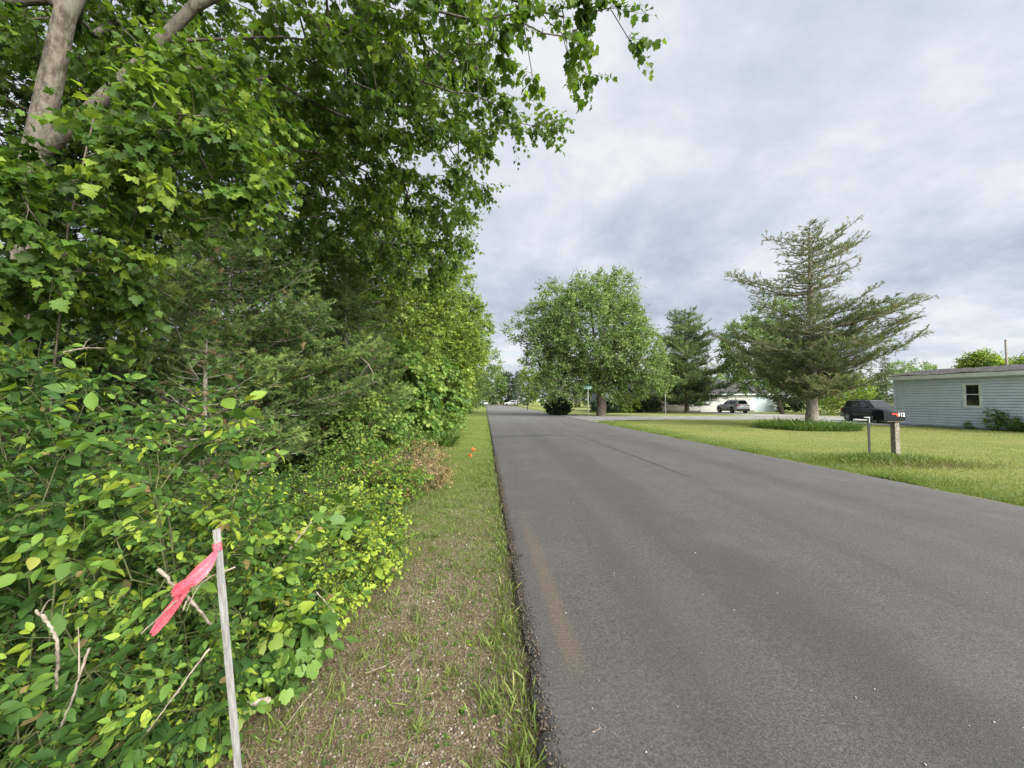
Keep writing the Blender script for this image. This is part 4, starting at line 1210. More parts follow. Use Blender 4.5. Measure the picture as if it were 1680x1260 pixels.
def pink_mat():
    m, nt, out = new_mat('pink_flagging_tape')
    b = NB(nt)
    pos = b.n('ShaderNodeTexCoord').outputs['Object']
    n1 = b.noise(pos, 60, 3)
    c = b.mix(b.smooth(n1, .3, .7), (.74, .12, .17), (.86, .19, .24))
    p = b.principled(c, .4, .35)
    t = b.n('ShaderNodeBsdfTranslucent'); b.link(c, t.inputs[0])
    mx = b.n('ShaderNodeMixShader'); mx.inputs[0].default_value = .3
    b.link(p.outputs[0], mx.inputs[1]); b.link(t.outputs[0], mx.inputs[2])
    b.link(mx.outputs[0], out.inputs[0])
    return m


M['lath'], M['pink'] = lath_mat(), pink_mat()
M['orange'] = leaf_mat('orange_marker_film', [(0, (.85, .17, .05)), (1, (.85, .17, .05))], .3)


def ribbon_mesh(name, pts, widths, wdirs, mat, parent, origin, thick=.0006):
    """a strip through pts with given width direction, solidified"""
    bm = bmesh.new()
    rows = []
    for p, w, d in zip(pts, widths, wdirs):
        d = Vector(d).normalized()
        q = Vector(p) - origin
        rows.append([bm.verts.new(q + d * (w * t) + Vector((0, .005 * (abs(t) < .3) * (1 if t < 0 else -1), 0))) for t in (-.5, -.2, .15, .5)])
    for a, b_ in zip(rows[:-1], rows[1:]):
        for i in range(3):
            bm.faces.new([a[i], a[i + 1], b_[i + 1], b_[i]])
    o = bm_obj(name, bm, mat, parent, False)
    s = o.modifiers.new('thickness', 'SOLIDIFY'); s.thickness = thick
    return o


def curve_pts(p, n):
    """Catmull-Rom through control points"""
    p = [Vector(q) for q in p]
    p = [p[0] * 2 - p[1]] + p + [p[-1] * 2 - p[-2]]
    out = []
    for i in range(1, len(p) - 2):
        for j in range(n):
            t = j / n
            a, b_, c, d = p[i - 1], p[i], p[i + 1], p[i + 2]
            out.append(.5 * ((2 * b_) + (c - a) * t + (2 * a - 5 * b_ + 4 * c - d) * t * t + (3 * b_ - a - 3 * c + d) * t ** 3))
    out.append(p[-2])
    return out


# survey stake with flagging tape
sb_, stp = Vector((-1.082, 1.635, -.16)), at(355.5, 868, 1.665)
stake = empty('survey_stake', sb_, 'leaning grey wooden survey stake with pink flagging tape in the lower left foreground', 'stake')
ax = (stp - sb_); L = ax.length
q = ax.to_track_quat('Z', 'Y')
bm = bmesh.new()
segs_ = 14
prof = [(-.0145, -.006), (.0145, -.006), (.0145, .006), (-.0145, .006)]
rows = []
g = np.random.default_rng(8)
for i in range(segs_ + 1):
    zc = L * i / segs_
    w = 1.0 if i else .25
    rows.append([bm.verts.new(Vector((x * w + .0008 * g.normal(), y * w + .0008 * g.normal(), zc))) for x, y in prof])
for a, b_ in zip(rows[:-1], rows[1:]):
    for i in range(4):
        bm.faces.new([a[i], a[(i + 1) % 4], b_[(i + 1) % 4], b_[i]])
bm.faces.new(rows[-1]); bm.faces.new(rows[0][::-1])
lath = bm_obj('lath', bm, M['lath'], stake)
lath.rotation_mode = 'QUATERNION'
lath.rotation_quaternion = q @ Vector((0, 0, 1)).to_track_quat('Z', 'Y') if False else (Matrix.Rotation(R(12), 4, ax.normalized()).to_quaternion() @ q)
kn = at(357, 897, 1.655)
bm = bmesh.new()
cyl(bm, (0, 0, 0), .021, 2, .030, 12, .020)
for v in bm.verts:
    v.co.y *= .62
    v.co += Vector((random.uniform(-.0015, .0015), random.uniform(-.0015, .0015), random.uniform(-.003, .003)))
kw = bm_obj('tape_wrap', bm, M['pink'], stake, False)
kw.location = kn - sb_
kw.rotation_mode = 'QUATERNION'; kw.rotation_quaternion = lath.rotation_quaternion
t1 = curve_pts([at(355, 903, 1.632), at(338, 925, 1.60), at(312, 953, 1.575), at(292, 985, 1.575), at(271, 1012, 1.58), at(249, 1041, 1.575)], 5)
wd = (.62, .25, -.62)
n_ = len(t1)
ribbon_mesh('tape_tail', t1, [.010 + .030 * min(1, i / 6) - (.018 * max(0, i - n_ + 5) / 4) for i in range(n_)], [(.72, .25 * math.sin(i * .35), -.62 + .1 * math.sin(i * .5)) for i in range(n_)], M['pink'], stake, sb_)
t2 = curve_pts([at(356, 906, 1.630), at(342, 930, 1.585), at(320, 950, 1.556), at(300, 962, 1.55), at(282, 976, 1.553)], 5)
n_ = len(t2)
ribbon_mesh('tape_tail', t2, [.009 + .034 * min(1, i / 7) - (.022 * max(0, i - n_ + 4) / 3) for i in range(n_)], [(.62, .25 * math.cos(i * .4), -.72) for i in range(n_)], M['pink'], stake, sb_)


# dead sticks
def stick(name, label, pts, r0, r1, mat='deadwood', cat='dead branch', forks=()):
    r0, r1 = r0 * .74, r1 * .74
    c = curve_pts(pts, 6)
    gs = np.random.default_rng(len(label))
    c = [p + Vector(gs.normal(size=3) * r0 * .28) for p in c]
    o = c[0].copy()
    pos = [np.array(p - o) for p in c]; par = list(range(-1, len(c) - 1))
    rad = [(r0 + (r1 - r0) * i / (len(c) - 1)) * (1 + .16 * gs.normal()) for i in range(len(c))]
    for fi, tip, rr in forks:
        a = pos[fi]; tpv = np.array(Vector(tip) - o)
        pr = fi
        for j in range(1, 6):
            t = j / 5
            pos.append(a + (tpv - a) * t + np.array([0, 0, .02 * math.sin(t * 3)])); par.append(pr); rad.append(rr * (1 - .5 * t)); pr = len(pos) - 1
    V, Fq = tubes(np.array(pos), np.array(par), np.array(rad), 7, np.ones(len(pos), bool))
    ob = np_mesh(name, V, Fq, M[mat], None, None, o)
    # end caps
    return tag(ob, label, cat)


stick('dead_branch', 'thick grey brown dead branch slanting down behind the pink tape', [at(258, 934, 1.62), at(290, 965, 1.60), at(322, 995, 1.60), at(345, 1024, 1.66)], .0085, .0065, forks=((10, at(300, 1003, 1.50), .005),))
stick('dead_branch', 'thin pale broken branch crossing behind the survey stake', [at(386, 931, 1.74), at(350, 944, 1.68), at(318, 966, 1.62), at(285, 990, 1.57), at(232, 1040, 1.55)], .0050, .0035, forks=((9, at(306, 1004, 1.55), .0025),))
stick('dead_branch', 'curved dead stem standing left among the large honeysuckle leaves', [at(60, 1002, 1.45), at(78, 1022, 1.42), at(92, 1052, 1.42), at(95, 1090, 1.45), at(92, 1130, 1.5)], .0075, .0055, forks=((2, at(88, 985, 1.42), .003),))
stick('dead_branch', 'dead stem rising left of the tape tail near the bottom edge', [at(146, 1065, 1.38), at(130, 1108, 1.38), at(118, 1150, 1.38), at(100, 1190, 1.4)], .005, .004, forks=((6, at(128, 1030, 1.40), .003),))
stick('dead_branch', 'straight thin grey stem lying diagonally left of the stake foot', [at(343, 1064, 1.50), at(310, 1108, 1.45), at(280, 1150, 1.42), at(242, 1200, 1.4)], .0045, .003)
stick('cut_branch', 'pale sawn branch end on the ground right of the stake', [at(372, 1166, 1.93), at(408, 1156, 1.93), at(443, 1147, 1.94)], .020, .015, 'cutwood', 'cut branch')
stick('dead_branch', 'long grey branch leaning in the bright honeysuckle right of the stake', [at(450, 935, 2.6), at(480, 895, 2.7), at(512, 855, 2.9)], .009, .006, forks=((6, at(500, 900, 2.6), .004),))
stick('dead_branch', 'short brown stick poking out of the honeysuckle beside the gravel', [at(520, 972, 2.55), at(540, 995, 2.5), at(556, 1015, 2.46)], .006, .005)
stick('dead_branch', 'bare brown branch lying below the bushy cedar', [at(370, 800, 4.6), at(400, 790, 4.6), at(430, 775, 4.7)], .012, .006, forks=((6, at(395, 755, 4.7), .005),))
stick('dead_branch', 'bleached dead branch hanging in the second cedar above the broad leaved bush', [at(590, 585, 9.2), at(604, 598, 9.1), at(614, 615, 9.0), at(630, 630, 8.9)], .022, .010, forks=((6, at(588, 622, 9.0), .008), (10, at(612, 632, 9.0), .008)))
stick('dead_branch', 'pale broken branch sticking out horizontally above the left honeysuckle', [at(105, 578, 2.9), at(135, 572, 2.9), at(172, 571, 2.9)], .010, .004, forks=((6, at(150, 556, 2.9), .003),))
g = np.random.default_rng(77)
stick('fallen_twig', 'forked dead twig on the gravel near the bottom of the verge', [at(600, 1105, 2.27), at(632, 1092, 2.33), at(652, 1082, 2.38)], .004, .002, cat='twig')
stick('fallen_twig', 'thin dry twig on the bare soil right of the cut branch', [at(470, 1190, 1.9), at(500, 1150, 2.04), at(520, 1130, 2.12)], .0035, .002, cat='twig')
stick('fallen_twig', 'small yellowed leaf stalk lying on the asphalt near the bottom edge', [at(972, 1203, 1.87) + Vector((0, 0, .004)), at(979, 1199, 1.88) + Vector((0, 0, .004)), at(984, 1197, 1.885) + Vector((0, 0, .006)), at(983, 1191, 1.90) + Vector((0, 0, .01))], .004, .002, 'straw2' if False else 'deadwood', 'twig')


# marker flags
for px, py, d_, lb, yw in ((774, 737, 12.4, 'small orange marker flag on a wire, nearer the road', .3), (769, 747, 11.6, 'small orange marker flag on a wire, left and nearer one', -.5)):
    p = at(px, py, d_)
    gzv = float(gz(p.x, p.y))
    e = empty('marker_flag', (p.x, p.y, gzv), lb, 'marker flag', 'orange marker flags on the verge', yw)
    bm = bmesh.new(); cyl(bm, (0, 0, (p.z - gzv + .06) / 2), .003, 2, p.z - gzv + .06, 6)
    bm_obj('wire', bm, M['dark_steel'], e)
    hgt = p.z - gzv
    V, Fq = [], []
    k = 6
    for i in range(k + 1):
        for j in range(2):
            V.append((.11 * i / k, .018 * math.sin(i * 1.1), hgt - .055 + .1 * j - .02 * (i / k) ** 2))
    for i in range(k):
        Fq.append((2 * i, 2 * i + 2, 2 * i + 3, 2 * i + 1))
    o = np_mesh('film', np.array(V), np.array(Fq), M['orange'], e, np.zeros(len(V)))
    o.modifiers.new('thickness', 'SOLIDIFY').thickness = .0012

# mailbox
RAZ = math.atan2(RV.y, RV.x)
mp0 = at(1470, 752, 10.3)
mb = empty('mailbox', (mp0.x, mp0.y, -.02), 'large dark grey mailbox numbered 112 with red flag on a wooden post', 'mailbox', None, RAZ)
bm = bmesh.new(); box(bm, -.064, .064, -.064, .064, -.15, 1.055)
bm_obj('post', bm, M['post_wood'], mb, False, .008, 2)
bm = bmesh.new(); box(bm, -.33, .16, -.11, .11, 1.058, 1.09)
bm_obj('shelf', bm, M['post_wood'], mb, False, .004, 1)
x0, x1, hw, zb, zs = -.46, .16, .145, 1.093, 1.30
arc = [(-hw, zb), (-hw, zs)] + [(-hw * math.cos(a), zs + .075 * math.sin(a)) for a in np.linspace(.25, math.pi - .25, 9)] + [(hw, zs), (hw, zb)]
bm = bmesh.new(); poly_prism(bm, arc, 0, x0 + .012, x1)
bm_obj('box', bm, M['mail_metal'], mb, False, .004, 1)
bm = bmesh.new(); poly_prism(bm, [(y * 1.03, zb - .004 + (z - zb) * 1.025) for y, z in arc], 0, x0 - .006, x0 + .014)
dr = bm_obj('door', bm, M['mail_metal'], mb, False, .004, 1)
bm = bmesh.new(); box(bm, x0 - .03, x0 - .0065, -.02, .02, 1.30, 1.325)
bm_obj('handle', bm, M['mail_metal'], dr, False, .004, 1)
top = [(y * 1.012, z + .004) for y, z in arc[2:-2]]
bm = bmesh.new()
A = [bm.verts.new((x0 + .02, y, z)) for y, z in top]; B = [bm.verts.new((x1 + .002, y, z)) for y, z in top]
for i in range(len(A) - 1):
    bm.faces.new([A[i], A[i + 1], B[i + 1], B[i]])
o = bm_obj('top_panel', bm, M['mail_edge'], mb, True)
o.modifiers.new('thickness', 'SOLIDIFY').thickness = .003
bm = bmesh.new()
poly_prism(bm, [(-.24, 1.285), (-.07, 1.285), (-.07, 1.205), (-.115, 1.205), (-.115, 1.245), (-.24, 1.245)], 1, -hw - .012, -hw - .004)
bm_obj('flag', bm, M['flag_red'], mb, False, .002, 1)


def text_mesh(name, body, size, mat, parent, loc, rot, extrude=.002, offset=0.0):
    cu = bpy.data.curves.new(name, 'FONT')
    cu.body = body; cu.size = size; cu.extrude = extrude; cu.offset = offset
    cu.align_x = 'CENTER'; cu.align_y = 'CENTER'
    tmp = bpy.data.objects.new(name + '_curve', cu)
    COL.objects.link(tmp)
    dg = bpy.context.evaluated_depsgraph_get()
    me = bpy.data.meshes.new_from_object(tmp.evaluated_get(dg))
    bpy.data.objects.remove(tmp)
    bpy.data.curves.remove(cu)
    me.name = name
    me.materials.clear(); me.materials.append(mat)
    o = bpy.data.objects.new(name, me)
    COL.objects.link(o)
    o.parent = parent
    o.location = loc; o.rotation_euler = rot
    return o


text_mesh('number', '112', .135, M['white_vinyl'], mb, (.035, -hw - .004, 1.243), (R(90), 0, 0), .001, .004)

# newspaper post beside it
pp = at(1427, 750, 10.9)
ps = empty('newspaper_post', (pp.x, pp.y, -.02), 'thin dark metal post with a small white bracket left of the mailbox', 'post', None, RAZ - .3)
bm = bmesh.new()
poly_prism(bm, [(-.026, -.012), (.026, -.012), (.026, .012), (.018, .012), (.018, -.004), (-.018, -.004), (-.018, .012), (-.026, .012)], 2, -.2, 1.12)
bm_obj('channel', bm, M['dark_steel'], ps)
bm = bmesh.new(); box(bm, -.095, .035, -.03, .03, 1.13, 1.155); box(bm, .005, .03, -.018, .018, .98, 1.128)
bm_obj('bracket', bm, M['white_trim'], ps, False, .003, 1)

# street sign and steel sign post on the far corner
p = at(965, 682, 38.2)
sg = empty('street_sign', (p.x, p.y, -.05), 'green street name sign on a thin steel post before the silver maple', 'street sign', None, R(10))
bm = bmesh.new(); cyl(bm, (0, 0, 1.45), .035, 2, 2.9, 10)
bm_obj('post', bm, M['galv'], sg, True)
bm = bmesh.new(); box(bm, -.45, .45, -.006, .006, 2.78, 3.10)
sp_ = bm_obj('sign_panel', bm, M['sign_green'], sg, False, .003, 1)
bm = bmesh.new()
g = np.random.default_rng(5)
xx = -.36
while xx < .34:
    wl = .05 + .05 * g.random()
    hh = .07 + .05 * g.random()
    box(bm, xx, xx + wl, -.011, -.008, 2.93 - hh, 2.93 + hh)
    xx += wl + .03 + .03 * (g.random() < .3)
bm_obj('lettering', bm, M['white_vinyl'], sp_)
bm = bmesh.new(); box(bm, -.006, .006, -.38, .38, 3.115, 3.36)
bm_obj('cross_panel', bm, M['sign_green'], sg, False, .003, 1)
p = at(1092, 682.5, 38.5)
sp2 = empty('sign_post', (p.x, p.y, -.05), 'slim bright steel sign post, sign turned edge on, before the white pine', 'sign post', None, R(50))
bm = bmesh.new(); box(bm, -.03, .03, -.02, .02, -.2, 3.0)
bm_obj('post', bm, M['galv'], sp2, False, .006, 1)
bm = bmesh.new(); poly_prism(bm, [(.375 * math.cos(R(22.5 + 45 * i)), 2.6 + .375 * math.sin(R(22.5 + 45 * i))) for i in range(8)], 1, .022, .026)
so2 = bm_obj('sign_panel', bm, M['galv'], sp2)
sp2.rotation_euler = (0, 0, math.atan2(p.y, p.x) + R(4))

# small dark post by the far verge, bollard like
p = at(865.5, 675.5, 62)
hp = empty('roadside_mailbox', (p.x, p.y, -.05), 'small dark mailbox on a post along the far right verge', 'mailbox')
bm = bmesh.new(); box(bm, -.06, .06, -.06, .06, -.1, .85)
bm_obj('post', bm, M['plastic'], hp)
bm = bmesh.new(); poly_prism(bm, [(-.11, .86), (-.11, 1.02)] + [(-.11 * math.cos(a), 1.02 + .08 * math.sin(a)) for a in np.linspace(.3, 2.84, 7)] + [(.11, 1.02), (.11, .86)], 0, -.34, .2)
bm_obj('box', bm, M['plastic'], hp)

# ---------------------------------------------------------------- shed
P1 = Vector((25.15, 25.35, 0)); wa = Vector((.243, -.970, 0))
shed = empty('shed', (P1.x, P1.y, -.04), 'long low pale blue sided outbuilding with grey shingle roof at right edge', 'building', None, math.atan2(wa.y, wa.x))
LW, DW, HE = 9.5, 6.0, 3.12
# siding: overlapping laps, with an opening for the window
wx0, wx1, wz0, wz1 = 3.33, 3.95, 1.30, 2.56


def laps(bm, xa, xb, za, zb_, y, sgn=-1, axis='x', lap=.158):
    zc = math.floor(za / lap) * lap
    while zc < zb_ - 1e-4:
        z0, z1 = max(zc, za), min(zc + lap, zb_)
        f0, f1 = (z0 - zc) / lap, (z1 - zc) / lap
        o0, o1 = .008 + .026 * (1 - f0), .008 + .026 * (1 - f1)
        # profile of one lap: shadow gap, lip, sloping face
        gap = min(z0 + lap * .18, z1)
        prof = [(-.016, z0), (-.016, gap), (o0, gap), (o1, z1), (-.016, z1)]
        P_ = [((x_, y + sgn * o, z_) if axis == 'x' else (y + sgn * o, x_, z_)) for o, z_ in prof for x_ in (xa, xb)]
        v = [bm.verts.new(c) for c in P_]
        for i in range(4):
            bm.faces.new([v[2 * i], v[2 * i + 1], v[2 * i + 3], v[2 * i + 2]])
        zc += lap


bm = bmesh.new()
laps(bm, 0, wx0 - .08, .10, HE, 0)
laps(bm, wx1 + .08, LW, .10, HE, 0)
laps(bm, wx0 - .08, wx1 + .08, .10, wz0 - .08, 0)
laps(bm, wx0 - .08, wx1 + .08, wz1 + .08, HE, 0)
laps(bm, 0, DW, .10, HE + .02, 0, -1, 'y')
laps(bm, 0, DW, .10, HE + .02, LW, 1, 'y')
laps(bm, 0, LW, .10, HE, DW, 1)
# gable triangles
for xg in (0, LW):
    bm.faces.new([bm.verts.new(c) for c in ((xg, 0, HE + .02), (xg, DW, HE + .02), (xg, DW / 2, HE + .42))])
bm_obj('wall', bm, M['siding'], shed)
bm = bmesh.new(); box(bm, .02, LW - .02, .02, DW - .02, -.3, .10)
bm_obj('foundation', bm, M['foundation'], shed)
bm = bmesh.new()
box(bm, -.045, .07, -.045, -.0355, .10, HE); box(bm, -.0455, -.036, -.0355, .08, .10, HE)
bm_obj('corner_trim', bm, M['siding'], shed)
bm = bmesh.new()
rp = .42
ov = .28
bm.verts.ensure_lookup_table()
g = np.random.default_rng(9)
nx_, ny_ = 60, 14
for side in (0, 1):
    grid = []
    for i in range(nx_ + 1):
        row = []
        for j in range(ny_ + 1):
            x = -.22 + (LW + .44) * i / nx_
            t = j / ny_
            y = -ov + (DW / 2 + ov) * t
            zz_ = HE + .15 + (y / (DW / 2)) * rp + .014 * (j % 2) + .014 * g.normal() + .018 * math.sin(x * 2.1)
            row.append(bm.verts.new((x, y if side == 0 else DW - y, zz_)))
        grid.append(row)
    for i in range(nx_):
        for j in range(ny_):
            bm.faces.new([grid[i][j], grid[i + 1][j], grid[i + 1][j + 1], grid[i][j + 1]])
rf_ = bm_obj('roof', bm, M['shingle'], shed)
rf_.modifiers.new('thickness', 'SOLIDIFY').thickness = .03
bm = bmesh.new()
zf = HE + .15 - ov / (DW / 2) * rp
box(bm, -.20, LW + .2, -ov + .012, -ov + .04, zf - .27, zf - .035)
for xg in (-.20, LW + .18):
    v = []
    for (y, z) in ((-ov + .041, zf - .035), (DW / 2, HE + .15 + rp - .035), (DW + ov - .041, zf - .035), (DW + ov - .041, zf - .25), (DW / 2, HE + .05 + rp - .10), (-ov + .041, zf - .25)):
        v.append((y, z))
    poly_prism(bm, v, 0, xg, xg + .02)
bm_obj('fascia', bm, M['white_trim'], shed)
bm = bmesh.new(); box(bm, -.17, LW + .17, -ov + .041, -.036, zf - .25, zf - .235)
bm_obj('soffit', bm, M['white_trim'], shed)
bm = bmesh.new()
for (a0, a1, b0, b1) in ((wx0 - .08, wx0, wz0 - .08, wz1 + .08), (wx1, wx1 + .08, wz0 - .08, wz1 + .08), (wx0, wx1, wz1, wz1 + .08), (wx0, wx1, wz0 - .08, wz0)):
    box(bm, a0, a1, -.05, .06, b0, b1)
wn = bm_obj('window', bm, M['white_trim'], shed)
bm = bmesh.new()
zm = (wz0 + wz1) / 2 + .05
for (a0, a1, b0, b1) in ((wx0 + .001, wx0 + .05, wz0 + .001, wz1 - .001), (wx1 - .05, wx1 - .001, wz0 + .001, wz1 - .001), (wx0 + .051, wx1 - .051, wz1 - .05, wz1 - .001), (wx0 + .051, wx1 - .051, zm - .022, zm + .022), (wx0 + .051, wx1 - .051, wz0 + .001, wz0 + .055)):
    box(bm, a0, a1, -.012, .03, b0, b1)
bm_obj('sash', bm, M['white_trim'], wn)
bm = bmesh.new(); box(bm, wx0 + .03, wx1 - .03, .012, .018, wz0 + .03, wz1 - .03)
bm_obj('pane', bm, M['glass_dark'], wn)
bm = bmesh.new()
box(bm, wx0 + .05, wx1 - .08, .30, .45, wz0 + .02, wz0 + .16); box(bm, wx0 - .3, wx1 + .3, .6, .62, wz0 - .3, wz1 + .2)
bm_obj('sill', bm, M['interior'], wn)
p = at(1652, 600, 40)
up_ = empty('utility_pole', (p.x, p.y, -.05), 'grey wooden pole rising behind the shed roof', 'pole')
bm = bmesh.new(); cyl(bm, (0, 0, 3.9), .115, 2, 8.0, 14, .085)
bm_obj('shaft', bm, M['post_wood'], up_, True)
bm = bmesh.new(); cyl(bm, (0, 0, 7.94), .095, 2, .08, 14, .04)
bm_obj('cap', bm, M['dark_steel'], up_)

# ---------------------------------------------------------------- ranch house behind the silver maple
hs_ = empty('ranch_house', (13.6, 55.0, -.05), 'long low house with tan and white walls and dark roof behind the silver maple', 'house')


def hbox(name, mat, *bs, parent=hs_, bev=0.0):
    bm = bmesh.new()
    for q_ in bs:
        box(bm, *q_)
    return bm_obj(name, bm, M[mat], parent, False, bev, 1)


HL, HD, HH = 24.6, 9.0, 2.55
bm = bmesh.new(); laps(bm, 2.9, 11.6, .2, HH, 0, -1, 'x', .2)
bm_obj('wall', bm, M['tan_wall'], hs_)['label'] = 'tan siding'
bm = bmesh.new(); laps(bm, 11.6, 13.3, .2, HH, 0, -1, 'x', .2); bm_obj('wall', bm, M['white_wall'], hs_)['label'] = 'white siding left of the double garage door'
bm = bmesh.new(); laps(bm, 18.3, 20.9, .2, HH, 0, -1, 'x', .2); laps(bm, 23.7, HL, .2, HH, 0, -1, 'x', .2); laps(bm, 13.3, 18.3, 2.3, HH, 0, -1, 'x', .2); laps(bm, 20.9, 23.7, 2.3, HH, 0, -1, 'x', .2)
laps(bm, 0, HD, .2, HH, HL, 1, 'y', .2); laps(bm, 11.6, HL, .2, HH, HD, 1, 'x', .2)
bm.faces.new([bm.verts.new(c) for c in ((HL, 0, HH), (HL, HD, HH), (HL, HD / 2, HH + 1.85))])
bm_obj('wall', bm, M['white_wall'], hs_)['label'] = 'white siding'
bm = bmesh.new(); laps(bm, -.6, 2.9, .2, 2.9, -1.2, -1, 'x', .2); laps(bm, -1.2, HD, .2, 2.9, -.6, -1, 'y', .2); laps(bm, -1.2, 0, .2, 2.9, 2.9, 1, 'y', .2)
bm.faces.new([bm.verts.new(c) for c in ((-.6, -1.2, 2.9), (2.9, -1.2, 2.9), (1.15, -1.2, 4.2))])
bm_obj('wall', bm, M['grey_blue'], hs_)['label'] = 'grey blue gabled end'
hbox('foundation', 'foundation', (-.55, HL - .05, -1.15 if False else .05, HD - .05, -.3, .2), (-.55, 2.85, -1.15, .04, -.3, .2))
bm = bmesh.new()
poly_prism(bm, [(-.45, HH - .10), (HD / 2, HH + 1.95), (HD + .45, HH - .10), (HD + .45, HH + .05), (HD / 2, HH + 2.12), (-.45, HH + .05)], 0, -.9, HL + .4)
rfh = bm_obj('roof', bm, M['shingle'], hs_)
bm = bmesh.new()
poly_prism(bm, [(-1.05, 2.78), (1.15, 4.30), (3.35, 2.78), (3.35, 2.93), (1.15, 4.46), (-1.05, 2.93)], 1, -1.5, 3.5)
bm_obj('gable_roof', bm, M['shingle'], hs_)
hbox('fascia', 'white_trim', (3.4, HL + .38, -.475, -.452, HH - .12, HH + .06))
for a0, a1, mt, lb in ((13.35, 18.25, 'white_wall', 'white double garage door'), (20.95, 23.65, 'door_blue', 'pale blue garage door')):
    bm = bmesh.new()
    for i in range(4):
        box(bm, a0, a1, .02, .07, .02 + i * .57, .58 + i * .57)
    d_ = bm_obj('garage_door', bm, M[mt], hs_)
    d_['label'] = lb
    hbox('door_frame', 'white_trim', (a0 - .12, a0 - .01, -.03, .08, 0, 2.3), (a1 + .01, a1 + .12, -.03, .08, 0, 2.3), (a0 - .12, a1 + .12, -.03, .08, 2.305, 2.42), parent=d_)
for a0, a1, z0, z1, y in ((.3, 2.0, 1.0, 2.3, -1.2), (5.0, 6.4, 1.0, 2.2, 0), (8.6, 9.6, 1.0, 2.2, 0)):
    w_ = hbox('window', 'white_trim', (a0 - .1, a0, y - .05, y + .03, z0 - .1, z1 + .1), (a1, a1 + .1, y - .05, y + .03, z0 - .1, z1 + .1), (a0, a1, y - .05, y + .03, z1, z1 + .1), (a0, a1, y - .05, y + .03, z0 - .1, z0), ((a0 + a1) / 2 - .03, (a0 + a1) / 2 + .03, y - .045, y + .02, z0, z1))
    hbox('pane', 'glass_dark', (a0, a1, y - .032, y - .024, z0, z1), parent=w_)


